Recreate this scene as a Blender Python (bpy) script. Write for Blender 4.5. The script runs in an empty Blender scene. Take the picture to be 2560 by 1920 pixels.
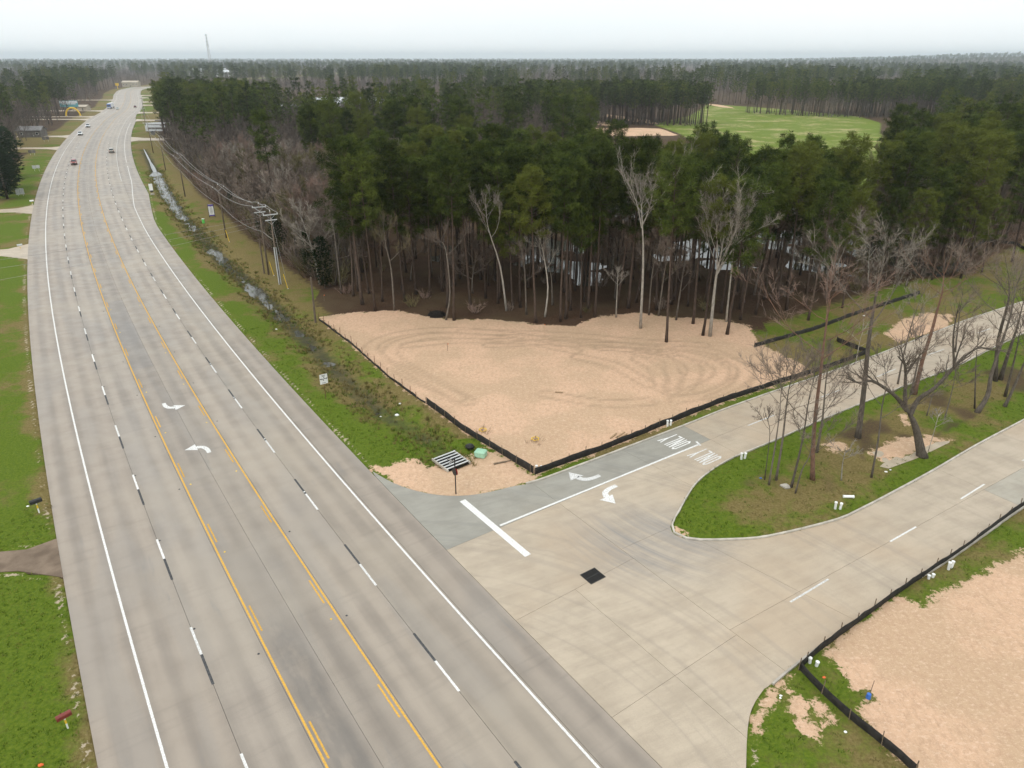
import bpy, bmesh, math, random
import numpy as np
from mathutils import Vector, Matrix
R = math.radians
sc = bpy.context.scene
C = sc.collection

# ---------------------------------------------------------------- camera, world, sun, exposure
cam = bpy.data.cameras.new('camera'); camo = bpy.data.objects.new('camera', cam); C.objects.link(camo)
CAMZ = 36.5
camo.location = (0, 0, CAMZ); camo.rotation_euler = (R(65.31), 0, 0)
cam.sensor_width = 36; cam.lens = 24.99; cam.clip_start = 0.5; cam.clip_end = 30000
sc.camera = camo
SUN_EL, SUN_AZ = R(52), R(215)
world = bpy.data.worlds.new('World'); sc.world = world; world.use_nodes = True
wn = world.node_tree; wn.nodes.clear()
sky = wn.nodes.new('ShaderNodeTexSky'); sky.sky_type = 'NISHITA'; sky.sun_disc = False
sky.sun_elevation = SUN_EL; sky.sun_rotation = SUN_AZ; sky.air_density = 1.0; sky.dust_density = 3.0
ctx = wn.nodes.new('ShaderNodeTexCoord')
cmap = wn.nodes.new('ShaderNodeMapping'); cmap.inputs['Scale'].default_value = (1.2, 1.2, 7)
cno = wn.nodes.new('ShaderNodeTexNoise'); cno.inputs['Scale'].default_value = 1.7; cno.inputs['Detail'].default_value = 5
cra = wn.nodes.new('ShaderNodeMapRange'); cra.inputs[1].default_value = .3; cra.inputs[2].default_value = .7
cra.inputs[3].default_value = 0.0; cra.inputs[4].default_value = 1.0
ccol = wn.nodes.new('ShaderNodeMix'); ccol.data_type = 'RGBA'
ccol.inputs[6].default_value = (9.3, 9.9, 10.05, 1); ccol.inputs[7].default_value = (10.1, 10.3, 10.3, 1)
cmix = wn.nodes.new('ShaderNodeMix'); cmix.data_type = 'RGBA'; cmix.inputs[0].default_value = 0.93
bg = wn.nodes.new('ShaderNodeBackground'); bg.inputs['Strength'].default_value = 0.1
wo = wn.nodes.new('ShaderNodeOutputWorld')
L = wn.links.new
L(ctx.outputs['Generated'], cmap.inputs['Vector']); L(cmap.outputs[0], cno.inputs['Vector']); L(cno.outputs['Fac'], cra.inputs[0])
L(cra.outputs[0], ccol.inputs[0]); L(sky.outputs[0], cmix.inputs[6]); L(ccol.outputs[2], cmix.inputs[7])
# overcast sky: brighter towards the zenith, as under even cloud
csep = wn.nodes.new('ShaderNodeSeparateXYZ'); L(ctx.outputs['Generated'], csep.inputs[0])
cel = wn.nodes.new('ShaderNodeMapRange'); cel.inputs[1].default_value = 0; cel.inputs[2].default_value = 1; cel.inputs[3].default_value = 1.12; cel.inputs[4].default_value = 1.60
L(csep.outputs[2], cel.inputs[0]); cmul = wn.nodes.new('ShaderNodeVectorMath'); cmul.operation = 'SCALE'; L(cmix.outputs[2], cmul.inputs[0]); L(cel.outputs[0], cmul.inputs['Scale'])
L(cmul.outputs[0], bg.inputs[0]); L(bg.outputs[0], wo.inputs[0])
sl = bpy.data.lights.new('sun', 'SUN'); sl.energy = 0.9; sl.angle = R(16); sl.color = (1, .97, .92)
so = bpy.data.objects.new('sun', sl); C.objects.link(so)
so.rotation_euler = (R(90) - SUN_EL, 0, R(180) - SUN_AZ)
vs = sc.view_settings; vs.view_transform = 'Standard'; vs.look = 'None'; vs.exposure = 0.0; vs.gamma = 1; vs.use_curve_mapping = False
sc.cycles.use_denoising = True; sc.cycles.max_bounces = 6; sc.cycles.diffuse_bounces = 3; sc.cycles.glossy_bounces = 2
sc.cycles.transmission_bounces = 2; sc.cycles.volume_bounces = 2; sc.cycles.use_adaptive_sampling = True; sc.cycles.adaptive_threshold = 0.015
HAZE = 1.4e-4

# ---------------------------------------------------------------- helpers
def tag(o, label=None, cat=None, group=None, kind=None):
    if label: o['label'] = label
    if cat: o['category'] = cat
    if group: o['group'] = group
    if kind: o['kind'] = kind
    return o
def mesh(name, V, F, mats=None, smooth=False):
    me = bpy.data.meshes.new(name); me.from_pydata([tuple(v) for v in V], [], F); me.update()
    if mats is not None:
        for m in (mats if isinstance(mats, (list, tuple)) else [mats]): me.materials.append(m)
    if smooth: me.polygons.foreach_set('use_smooth', [True] * len(me.polygons))
    return me
def add(name, me, parent=None, loc=None, rot=None, scale=None):
    o = bpy.data.objects.new(name, me); C.objects.link(o)
    if parent is not None: o.parent = parent
    if loc is not None: o.location = loc
    if rot is not None: o.rotation_euler = rot
    if scale is not None: o.scale = scale if isinstance(scale, (tuple, list)) else (scale,) * 3
    return o
def empty(name, loc=(0, 0, 0), rz=0, label=None, cat=None, group=None):
    o = bpy.data.objects.new(name, None); C.objects.link(o); o.location = loc; o.rotation_euler = (0, 0, rz)
    o.empty_display_size = .2
    return tag(o, label, cat, group)
def copy_tree(o, parent=None):
    c = o.copy(); C.objects.link(c); c.parent = parent
    for ch in o.children: copy_tree(ch, c)
    return c
class MB:
    """collects shapes for one mesh"""
    def __init__(s): s.V = []; s.F = []
    def box(s, c, d, M=None):
        b = len(s.V); hx, hy, hz = d[0] / 2, d[1] / 2, d[2] / 2
        P = [(c[0] + i * hx, c[1] + j * hy, c[2] + k * hz) for i in (-1, 1) for j in (-1, 1) for k in (-1, 1)]
        if M is not None: P = [tuple(M @ Vector(p)) for p in P]
        s.V += P
        s.F += [tuple(b + i for i in f) for f in ((0, 1, 3, 2), (4, 6, 7, 5), (0, 4, 5, 1), (2, 3, 7, 6), (0, 2, 6, 4), (1, 5, 7, 3))]
        return s
    def tube(s, pts, rad, k=8, cap=True):
        pts = [Vector(p) for p in pts]; n = len(pts); b = len(s.V)
        if not hasattr(rad, '__len__'): rad = [rad] * n
        d0 = (pts[-1] - pts[0]).normalized()
        ref = Vector((1, 0, 0)) if abs(d0.x) < .8 else Vector((0, 1, 0))
        for i, p in enumerate(pts):
            d = (pts[min(i + 1, n - 1)] - pts[max(i - 1, 0)]).normalized()
            a = d.cross(ref).normalized(); c = d.cross(a)
            for j in range(k):
                t = 2 * math.pi * j / k; s.V.append(tuple(p + (a * math.cos(t) + c * math.sin(t)) * rad[i]))
        for i in range(n - 1):
            for j in range(k):
                s.F.append((b + i * k + j, b + i * k + (j + 1) % k, b + (i + 1) * k + (j + 1) % k, b + (i + 1) * k + j))
        if cap:
            s.F.append(tuple(b + j for j in range(k))[::-1]); s.F.append(tuple(b + (n - 1) * k + j for j in range(k)))
        return s
    def prism(s, poly, z0, z1, M=None):
        b = len(s.V); n = len(poly)
        P = [(x, y, z0) for x, y in poly] + [(x, y, z1) for x, y in poly]
        if M is not None: P = [tuple(M @ Vector(p)) for p in P]
        s.V += P
        s.F += [tuple(b + i for i in range(n))[::-1], tuple(b + n + i for i in range(n))]
        s.F += [(b + i, b + (i + 1) % n, b + n + (i + 1) % n, b + n + i) for i in range(n)]
        return s
    def loft(s, rings, cap=True):
        b = len(s.V); k = len(rings[0])
        for r in rings: s.V += [tuple(p) for p in r]
        for i in range(len(rings) - 1):
            for j in range(k): s.F.append((b + i * k + j, b + i * k + (j + 1) % k, b + (i + 1) * k + (j + 1) % k, b + (i + 1) * k + j))
        if cap: s.F += [tuple(b + j for j in range(k))[::-1], tuple(b + (len(rings) - 1) * k + j for j in range(k))]
        return s
    def me(s, name, mat=None, smooth=False): return mesh(name, s.V, s.F, mat, smooth)
    def ob(s, name, mat, parent=None, smooth=False, **kw): return add(name, s.me(name, mat, smooth), parent, **kw)

rng = np.random.default_rng(7)
_tab = np.random.default_rng(11).random((256, 256))
def vnoise(x, y, scale, seed=0):
    x = np.asarray(x, float) / scale + seed * 17.31; y = np.asarray(y, float) / scale + seed * 5.77
    xi = np.floor(x).astype(int); yi = np.floor(y).astype(int); fx = x - xi; fy = y - yi
    fx = fx * fx * (3 - 2 * fx); fy = fy * fy * (3 - 2 * fy)
    a = _tab[xi & 255, yi & 255]; b = _tab[(xi + 1) & 255, yi & 255]; c = _tab[xi & 255, (yi + 1) & 255]; d = _tab[(xi + 1) & 255, (yi + 1) & 255]
    return (a * (1 - fx) + b * fx) * (1 - fy) + (c * (1 - fx) + d * fx) * fy
def fbm(x, y, scale, seed=0, o=3):
    r = 0; a = .5; t = 0
    for i in range(o): r = r + a * vnoise(x, y, scale / 2 ** i, seed + i); t += a; a *= .5
    return r / t
def smooth(e0, e1, v):
    t = np.clip((v - e0) / (e1 - e0), 0, 1); return t * t * (3 - 2 * t)
def inside(poly, x, y):
    P = np.asarray(poly, float); r = np.zeros(np.shape(x), bool); n = len(P)
    for i in range(n):
        x1, y1 = P[i]; x2, y2 = P[(i + 1) % n]
        if y1 == y2: continue
        c = ((y1 > y) != (y2 > y)) & (x < (x2 - x1) * (y - y1) / (y2 - y1) + x1); r ^= c
    return r
def polydist(line, x, y, closed=False):
    P = np.asarray(line, float); n = len(P); d = np.full(np.shape(x), 1e9); best = np.zeros(np.shape(x)); acc = 0.
    for i in range(n if closed else n - 1):
        a = P[i]; b = P[(i + 1) % n]; ab = b - a; l2 = ab @ ab
        t = np.clip(((x - a[0]) * ab[0] + (y - a[1]) * ab[1]) / max(l2, 1e-9), 0, 1)
        dd = np.hypot(x - a[0] - t * ab[0], y - a[1] - t * ab[1]); m = dd < d
        d = np.where(m, dd, d); best = np.where(m, acc + t * math.sqrt(l2), best); acc += math.sqrt(l2)
    return d, best
def sdist(poly, x, y):     # positive inside
    d, _ = polydist(poly, x, y, True); return np.where(inside(poly, x, y), d, -d)
def catmull(Cp, n=12):
    Cp = np.asarray(Cp, float); Cp = np.vstack([Cp[0] * 2 - Cp[1], Cp, Cp[-1] * 2 - Cp[-2]]); out = []
    for i in range(1, len(Cp) - 2):
        t = np.linspace(0, 1, n, endpoint=False)[:, None]; p0, p1, p2, p3 = Cp[i - 1:i + 3]
        out.append(.5 * (2 * p1 + (-p0 + p2) * t + (2 * p0 - 5 * p1 + 4 * p2 - p3) * t * t + (-p0 + 3 * p1 - 3 * p2 + p3) * t ** 3))
    return np.vstack(out + [Cp[-2:-1]])

# ---------------------------------------------------------------- materials
def node(nt, t, ins=None, **props):
    nd = nt.nodes.new(t)
    for k, v in props.items(): setattr(nd, k, v)
    for k, v in (ins or {}).items():
        if isinstance(v, bpy.types.NodeSocket): nt.links.new(v, nd.inputs[k])
        else: nd.inputs[k].default_value = v
    return nd
def mixc(nt, f, a, b, blend='MIX'):
    c4 = lambda c: c if isinstance(c, bpy.types.NodeSocket) else (tuple(c) + (1,))[:4]
    return node(nt, 'ShaderNodeMix', {0: f, 6: c4(a), 7: c4(b)}, data_type='RGBA', blend_type=blend).outputs[2]
def mth(nt, op, a, b=0.0, c=None):
    ins = {0: a, 1: b}
    if c is not None: ins[2] = c
    return node(nt, 'ShaderNodeMath', ins, operation=op).outputs[0]
def noi(nt, vec, scale, detail=3, rough=.55):
    return node(nt, 'ShaderNodeTexNoise', {'Vector': vec, 'Scale': scale, 'Detail': detail, 'Roughness': rough}).outputs['Fac']
def mr(nt, v, a, b, c=0.0, d=1.0, st='SMOOTHSTEP'):
    return node(nt, 'ShaderNodeMapRange', {0: v, 1: a, 2: b, 3: c, 4: d}, interpolation_type=st).outputs[0]
def vmul(nt, v, s): return node(nt, 'ShaderNodeVectorMath', {0: v, 1: s}, operation='MULTIPLY').outputs[0]
def newmat(name):
    m = bpy.data.materials.new(name); m.use_nodes = True; nt = m.node_tree
    b = nt.nodes['Principled BSDF']; return m, nt, b
def setb(nt, b, col, rough=.8, spec=.3, metal=0, bump=None, bs=.3, bd=.05):
    for k, v in (('Base Color', col), ('Roughness', rough), ('Specular IOR Level', spec), ('Metallic', metal)):
        if isinstance(v, bpy.types.NodeSocket): nt.links.new(v, b.inputs[k])
        else: b.inputs[k].default_value = (tuple(v) + (1,))[:4] if k == 'Base Color' else v
    if bump is not None:
        bn = node(nt, 'ShaderNodeBump', {'Height': bump, 'Strength': bs, 'Distance': bd}); nt.links.new(bn.outputs[0], b.inputs['Normal'])
def mat(name, c1, c2=None, scale=3, rough=.75, spec=.3, metal=0, rnd=.12, stretch=(1, 1, 1), bump=.2):
    m, nt, b = newmat(name)
    tc = node(nt, 'ShaderNodeTexCoord').outputs['Object']; oi = node(nt, 'ShaderNodeObjectInfo')
    v = vmul(nt, tc, stretch); n = noi(nt, v, scale, 4)
    c2 = c2 or tuple(x * .72 for x in c1)
    col = mixc(nt, mr(nt, n, .3, .7), c1, c2)
    k = mr(nt, oi.outputs['Random'], 0, 1, 1 - rnd, 1 + rnd, 'LINEAR')
    col = mixc(nt, 1.0, col, node(nt, 'ShaderNodeCombineColor', {0: k, 1: k, 2: k}).outputs[0], 'MULTIPLY')
    setb(nt, b, col, rough, spec, metal, n if bump else None, bump, .02)
    return m
MT = {}
MT['white_paint'] = mat('white_road_paint', (.76, .76, .74), (.50, .48, .45), 9, .8, .15)
MT['yellow_paint'] = mat('yellow_road_paint', (.70, .38, .05), (.46, .29, .09), 8, .8, .15)
MT['black_paint'] = mat('black_contrast_paint', (.045, .045, .048), (.10, .10, .10), 6, .8, .2)
MT['joint'] = mat('joint_filler', (.035, .033, .030), (.09, .08, .07), 4, .9, .1)
MT['kerb'] = mat('kerb_concrete', (.50, .46, .40), (.34, .31, .26), 1.2, .85, .2)
MT['fabric'] = mat('black_silt_fabric', (.014, .013, .012), (.030, .027, .024), 2.5, .7, .25)
MT['stake'] = mat('weathered_stake', (.22, .17, .12), (.12, .09, .06), 8, .9, .1)
MT['rusty'] = mat('rusty_steel', (.16, .07, .035), (.08, .04, .025), 10, .8, .2)
MT['galv'] = mat('galvanised_steel', (.62, .63, .62), (.48, .49, .48), 6, .5, .5)
MT['pole'] = mat('pole_wood', (.20, .155, .115), (.12, .095, .075), 1.5, .9, .1, stretch=(6, 6, .6))
MT['wire'] = mat('cable', (.34, .33, .31), (.26, .25, .24), 5, .6, .3)
MT['blackmetal'] = mat('black_metal', (.012, .012, .012), (.02, .02, .02), 8, .5, .4)
MT['iron'] = mat('cast_iron', (.022, .022, .024), (.04, .038, .035), 12, .7, .3)
MT['dark'] = mat('dark_void', (.006, .006, .006), (.012, .011, .01), 4, .9, .1)
MT['white'] = mat('white_plastic', (.82, .82, .80), (.74, .74, .70), 6, .5, .4)
MT['mint'] = mat('mint_green_fibreglass', (.36, .60, .42), (.30, .52, .37), 6, .5, .4)
MT['black'] = mat('black_plastic', (.015, .015, .016), (.025, .025, .025), 6, .5, .4)
MT['red'] = mat('red_brown_enamel', (.20, .035, .025), (.13, .028, .022), 6, .45, .4)
MT['blue'] = mat('blue_plastic', (.05, .17, .55), (.04, .13, .45), 6, .5, .4)
MT['orange'] = mat('orange_plastic', (.80, .16, .03), (.65, .12, .03), 6, .5, .4)
MT['yellow'] = mat('yellow_plastic', (.82, .55, .04), (.72, .46, .04), 6, .5, .4)
MT['lime'] = mat('green_marker', (.12, .55, .10), (.10, .45, .08), 6, .5, .4)
MT['purple'] = mat('purple_print', (.12, .08, .30), (.10, .07, .26), 6, .6, .3)
MT['teal'] = mat('teal_print', (.16, .42, .46), (.12, .34, .38), 3, .6, .3)
MT['wood'] = mat('cut_timber', (.42, .30, .18), (.28, .20, .12), 4, .85, .1, stretch=(1, 8, 8))
MT['glass'] = mat('dark_glass', (.02, .026, .03), (.03, .036, .04), 1, .08, .6, rnd=.02, bump=0)
MT['tyre'] = mat('tyre_rubber', (.015, .015, .015), (.025, .025, .025), 10, .85, .2)
MT['rim'] = mat('wheel_rim', (.45, .45, .46), (.35, .35, .36), 10, .35, .5, .6)
MT['lamp'] = mat('headlight_lens', (.80, .80, .76), (.7, .7, .68), 10, .2, .6)
MT['tail'] = mat('tail_light_lens', (.45, .02, .02), (.35, .02, .02), 10, .25, .6)
MT['roof_white'] = mat('pale_metal_roof', (.72, .74, .76), (.62, .64, .66), .6, .5, .4)
MT['roof_grey'] = mat('grey_shingle', (.22, .21, .21), (.15, .145, .14), .8, .9, .2)
MT['wall_tan'] = mat('tan_siding', (.48, .42, .34), (.40, .35, .28), .6, .85, .2)
MT['wall_white'] = mat('white_siding', (.70, .70, .68), (.60, .60, .58), .6, .8, .2)
MT['wall_grey'] = mat('grey_board', (.20, .185, .17), (.13, .12, .11), .8, .9, .2)
MT['brown_leaf'] = mat('dry_brush', (.16, .12, .07), (.09, .065, .04), 6, .95, .1)
MT['char'] = mat('black_geotextile', (.010, .009, .008), (.022, .02, .018), 5, .9, .1)
def carpaint(name, c):
    m, nt, b = newmat(name); setb(nt, b, c, .28, .5); b.inputs['Coat Weight'].default_value = .5
    oi = node(nt, 'ShaderNodeTexCoord').outputs['Object']; n = noi(nt, oi, 3, 3)
    col = mixc(nt, mr(nt, n, .35, .75), c, tuple(x * .8 + .02 for x in c)); nt.links.new(col, b.inputs['Base Color'])
    return m
def leafmat(name, c1, c2, c3=None):
    m, nt, b = newmat(name); oi = node(nt, 'ShaderNodeObjectInfo'); g = node(nt, 'ShaderNodeNewGeometry')
    tc = node(nt, 'ShaderNodeTexCoord').outputs['Object']
    n = noi(nt, tc, .55, 3); r = g.outputs['Random Per Island']
    col = mixc(nt, mr(nt, mth(nt, 'ADD', mth(nt, 'MULTIPLY', node(nt, 'ShaderNodeAttribute', attribute_name='tone').outputs['Fac'], .45), mth(nt, 'ADD', mth(nt, 'MULTIPLY', n, .7), mth(nt, 'MULTIPLY', r, .2))), .38, .98), c1, c2)
    k = mr(nt, oi.outputs['Random'], 0, 1, .55, 1.42, 'LINEAR')
    col = mixc(nt, 1.0, col, node(nt, 'ShaderNodeCombineColor', {0: k, 1: k, 2: mth(nt, 'MULTIPLY', k, .9)}).outputs[0], 'MULTIPLY')
    if c3: col = mixc(nt, mr(nt, oi.outputs['Random'], .62, .95, 0, .7), col, c3)
    setb(nt, b, col, .85, .06)
    tr = node(nt, 'ShaderNodeBsdfTranslucent', {'Color': col}); mx = node(nt, 'ShaderNodeMixShader', {0: .15})
    nt.links.new(b.outputs[0], mx.inputs[1]); nt.links.new(tr.outputs[0], mx.inputs[2]); nt.links.new(mx.outputs[0], nt.nodes['Material Output'].inputs[0])
    return m
MT['needle'] = leafmat('pine_needles', (.026, .042, .011), (.102, .132, .028), (.120, .130, .024))
MT['cedar'] = leafmat('evergreen_leaves', (.020, .036, .014), (.050, .075, .024))
MT['grassblade'] = leafmat('grass_blades', (.066, .116, .009), (.150, .190, .020), (.18, .155, .045))
MT['drygrass'] = leafmat('dry_grass_blades', (.16, .13, .05), (.25, .20, .09))
MT['bark_pine'] = mat('pine_bark', (.100, .072, .056), (.056, .041, .033), 2.5, .95, .1, rnd=.3, stretch=(3, 3, .8), bump=.5)
MT['bark_grey'] = mat('grey_bark', (.180, .152, .125), (.10, .085, .07), 2.5, .95, .1, rnd=.3, stretch=(3, 3, .8), bump=.4)
MT['bark_pale'] = mat('pale_bark', (.42, .385, .33), (.26, .235, .20), 2.0, .9, .1, rnd=.15, stretch=(2, 2, .8), bump=.3)
MT['bark_dark'] = mat('dark_oak_bark', (.125, .105, .085), (.065, .055, .045), 3, .95, .1, rnd=.1, stretch=(3, 3, .8), bump=.6)
MT['bark_red'] = mat('reddish_bark', (.22, .125, .085), (.13, .08, .06), 2.5, .95, .1, rnd=.2, stretch=(3, 3, .8), bump=.4)
MT['twig'] = mat('bare_twigs', (.235, .185, .15), (.165, .13, .105), .4, .95, .1, rnd=.35, bump=0)
MT['twig_far'] = mat('distant_twigs', (.135, .108, .09), (.095, .075, .063), .4, .95, .1, rnd=.35, bump=0)
MT['twig_pale'] = mat('pale_twigs', (.34, .30, .25), (.25, .215, .18), .4, .95, .1, rnd=.2, bump=0)
MT['twig_red'] = mat('reddish_twigs', (.25, .170, .135), (.175, .125, .10), .4, .95, .1, rnd=.25, bump=0)
MT['twig_olive'] = mat('budding_twigs', (.17, .145, .07), (.12, .105, .05), .4, .95, .1, rnd=.25, bump=0)

# ---------------------------------------------------------------- the highway's line
_ys = np.arange(2, 500, 4.)
_P = np.stack([np.polyval([-.23006177, 4.75975161, -73.34374223, 9.33469887], _ys / 100), _ys], 1)
_ext = np.array([(-304, 590), (-370, 731), (-427, 847), (-480, 971), (-511, 1112), (-515, 1300), (-490, 1500)], float)
HQ = np.vstack([_P[:-20], catmull(np.vstack([_P[-22], _P[-10], _P[-1], _ext]), 20)[20:]])
HQ = np.vstack([HQ[0] + (HQ[0] - HQ[1]) * t for t in (14, 7)] + [HQ])
_d = np.gradient(HQ, axis=0); HD = _d / np.hypot(*_d.T)[:, None]; HN = np.stack([HD[:, 1], -HD[:, 0]], 1)
HS = np.concatenate([[0], np.cumsum(np.hypot(*np.diff(HQ, axis=0).T))])
def hp(s, n):
    i = np.interp(s, HS, np.arange(len(HS))); a = int(min(i, len(HS) - 2)); t = i - a
    p = HQ[a] * (1 - t) + HQ[a + 1] * t; nn = HN[a] * (1 - t) + HN[a + 1] * t; return p + nn * n
def hang(s):
    a = int(np.searchsorted(HS, s)); a = min(max(a, 0), len(HD) - 1); return math.atan2(HD[a][1], HD[a][0])
def sn(x, y):
    x = np.asarray(x, float); y = np.asarray(y, float); shp = x.shape; x = x.ravel(); y = y.ravel()
    S = np.empty(len(x)); Nn = np.empty(len(x))
    for c in range(0, len(x), 40000):
        X = x[c:c + 40000]; Y = y[c:c + 40000]
        i = np.argmin((X[:, None] - HQ[None, :, 0]) ** 2 + (Y[:, None] - HQ[None, :, 1]) ** 2, 1)
        dx = X - HQ[i, 0]; dy = Y - HQ[i, 1]
        Nn[c:c + 40000] = dx * HN[i, 0] + dy * HN[i, 1]; S[c:c + 40000] = HS[i] + dx * HD[i, 0] + dy * HD[i, 1]
    return S.reshape(shp), Nn.reshape(shp)
def sn1(p):
    a, b = sn(np.array([p[0]]), np.array([p[1]])); return float(a[0]), float(b[0])
S200, S480, S520 = sn1((-89, 172))[0], sn1((-235, 480))[0], sn1((-250, 540))[0]
S_B = sn1((-105, 215))[0]
def redge(s): return np.interp(s, [S200, S_B, S480, S520], [15.4, 18.2, 18.2, 15.2])
LEDGE = -10.6

# ---------------------------------------------------------------- outlines on the ground (metres)
NORTH = [(-13.55,59.13),(-11.18,57.06),(-8.82,55.70),(-6.42,54.97),(-4.07,54.97),(-1.96,55.57),(0.19,56.51),(2.19,57.20),(6.35,59.91),(18.78,68.44),(23.63,71.94),(30.54,76.53),(43.44,84.73),(58.66,95.14),(69.71,102.81),(84.09,111.71)]
ISL_N = [(13.92,51.13),(14.62,52.32),(15.85,54.67),(17.56,57.41),(19.96,59.91),(22.06,61.69),(26.68,64.75),(31.53,68.07),(36.04,71.11),(41.41,74.63),(47.82,78.80),(57.64,84.90),(65.30,90.56),(74.63,97.25)]
ISL_S = [(13.56,50.14),(13.63,49.24),(14.30,48.59),(15.39,48.23),(18.29,48.28),(21.43,48.69),(27.79,50.89),(30.77,52.51),(36.20,56.00),(41.43,59.48),(47.96,64.02),(56.59,69.68)]
SOUTH = [(45.83,53.25),(34.77,45.73),(30.68,43.20),(27.16,40.84),(24.53,39.04),(20.87,36.55),(18.00,34.47),(16.34,33.15),(16.00,32.92),(14.82,31.49),(14.04,29.83),(13.24,27.43)]
NORTH = [tuple(p) for p in catmull(NORTH, 3)] + [(112, 129), (150, 153)]
ISL_N = [tuple(p) for p in catmull(ISL_N, 3)] + [(104, 115.5), (150, 144.5)]
ISL_S = [tuple(p) for p in catmull(ISL_S, 3)] + [(80, 85), (150, 131)]
SOUTH = [(150, 121), (80, 75.5)] + [tuple(p) for p in catmull(SOUTH, 3)] + [(14.6, 24.0), (18.5, 17.5), (26, 8)]
_he = [tuple(hp(s, 15.4)) for s in np.arange(sn1((26, 2))[0] if False else 0.0, sn1(NORTH[0])[0], 4.0)]
SIDE = NORTH + ISL_N[::-1] + ISL_S + SOUTH + [tuple(hp(s, 15.42)) for s in np.linspace(sn1((20, 8))[0], sn1(NORTH[0])[0] - 1.0, 14)]
ISLAND = ISL_N + ISL_S[::-1]
LOT1 = [(-29.77,104.14),(-25.21,106.33),(-18.09,107.46),(-12.59,104.14),(-8.58,103.07),(-2.55,103.07),(3.07,100.99),(9.26,99.98),(12.81,104.14),(19.96,106.33),(24.61,104.14),(32.20,103.07),(35.51,99.98),(34.80,93.35),(36.80,87.92),(38.22,85.09),(38.09,82.41),(32.60,79.18),(24.40,74.05),(16.32,68.35),(9.16,63.05),(2.18,58.45),(-0.75,61.94),(-5.27,67.30),(-9.85,73.69),(-11.22,75.28),(-15.43,81.26),(-22.33,92.29)]
CORNER = [(-14.07,60.42),(-12.05,59.81),(-10.48,61.57),(-7.79,60.24),(-6.77,61.57),(-3.11,62.95),(-1.45,62.49),(2.22,58.28),(2.28,57.30),(0.17,56.34),(-1.96,55.41),(-4.07,54.80),(-6.40,54.80),(-8.82,55.56),(-11.16,56.90)]
LOT2 = [(42.03,46.94),(39.47,45.73),(37.23,44.51),(33.71,42.61),(31.75,41.81),(31.05,41.12),(30.01,40.49),(28.90,41.55),(24.79,38.94),(21.16,36.13),(21.26,35.18),(21.86,34.74),(21.64,33.98),(21.80,32.85),(22.53,32.67),(22.52,31.99),(21.57,31.60),(21.21,30.95),(21.46,29.55),(22.30,28.22),(22.33,26.46),(31.40,26.46),(46.27,46.94)]
SANDS = [LOT1, CORNER, LOT2,
  [(54.15,97.04),(59.86,103.07),(65.13,106.33),(68.88,105.23),(65.22,99.98),(59.05,96.10),(54.35,93.35)],
  [(33.29,86.64),(36.63,87.43),(38.34,85.09),(34.66,81.83)],
  [(17.85,32.73),(18.19,31.96),(18.29,30.92),(18.57,29.79),(17.89,29.25),(17.20,29.93),(17.06,31.22),(17.16,32.42)],
  [(18.99,32.42),(19.19,31.96),(19.40,30.64),(18.91,30.64),(18.71,31.36)],
  [(14.55,30.64),(16.43,33.04),(17.66,34.01),(18.05,34.01),(16.60,32.42),(15.15,30.64),(14.16,28.98)],
  [(32.42,64.30),(34.21,64.81),(34.40,63.31),(32.84,62.03),(32.06,62.99)], [(35.84,62.42),(40.30,65.32),(44.31,65.75),(45.82,65.06),(42.68,63.47),(38.97,61.40),(36.72,60.86)],
  [(13.71,50.26),(14.16,49.97),(14.74,48.75),(14.07,48.75),(13.67,49.41)], [(43.20,70.33),(43.98,70.81),(43.28,68.90),(42.39,68.16)]]
SILT = [[(35.06,62.03),(37.83,63.64),(39.07,62.82),(41.52,62.82),(47.41,67.52),(45.37,64.47),(40.29,61.24),(36.59,59.35),(35.38,60.10)]]
DITCH = [(-162.79,328.82),(-125.68,258.70),(-105.33,220.23),(-85.49,185.01),(-71.20,161.20),(-57.62,138.77),(-49.94,127.22),(-41.69,114.68),(-35.81,105.23),(-29.54,95.17),(-23.27,85.09),(-18.84,77.98),(-14.47,71.80),(-11.40,68.46),(-8.56,65.37),(-6.34,62.03)]
FIELD = [(75, 225), (85, 300), (88, 400), (84, 450), (100, 482), (122, 520), (150, 600), (168, 655), (205, 600), (236, 515), (225, 460), (196, 400), (168, 330), (150, 250), (100, 215)]
PATHS = [[(-20, 425), (40, 380), (86, 385), (84, 425), (30, 432), (0, 440)], [(-2.11,576.46),(21.47,473.62),(60.62,440.58),(63.18,459.84),(29.87,520.16),(1.46,597.95)], [(60.68,511.80),(82.92,459.84),(88.88,446.83),(87.85,488.21),(66.93,537.70)], [(166.28,645.96),(168.19,609.29),(176.50,587.01),(176.32,639.55),(171.29,665.95)]]
FRONT = [(-30.03,105.23),(-25.34,107.01),(-18.19,108.15),(-12.71,105.23),(-8.64,103.93),(-2.57,103.93),(3.09,101.82),(9.34,100.99),(12.88,104.79),(20.14,107.46),(24.84,105.23),(32.49,104.14),(35.82,100.99),(42.13,103.07),(52.46,110.97),(63.61,118.61),(73.65,124.82),(80.44,125.71),(86.84,129.40),(95.13,140.21),(103.12,146.24),(113.90,154.47)] + [(135, 166), (400, 215), (400, -80), (-40, -80), (-14, 59)]

def seg_pts(line, step):
    P = np.asarray(line, float); d = np.concatenate([[0], np.cumsum(np.hypot(*np.diff(P, axis=0).T))])
    t = np.arange(0, d[-1], step); return np.stack([np.interp(t, d, P[:, 0]), np.interp(t, d, P[:, 1])], 1)

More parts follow.
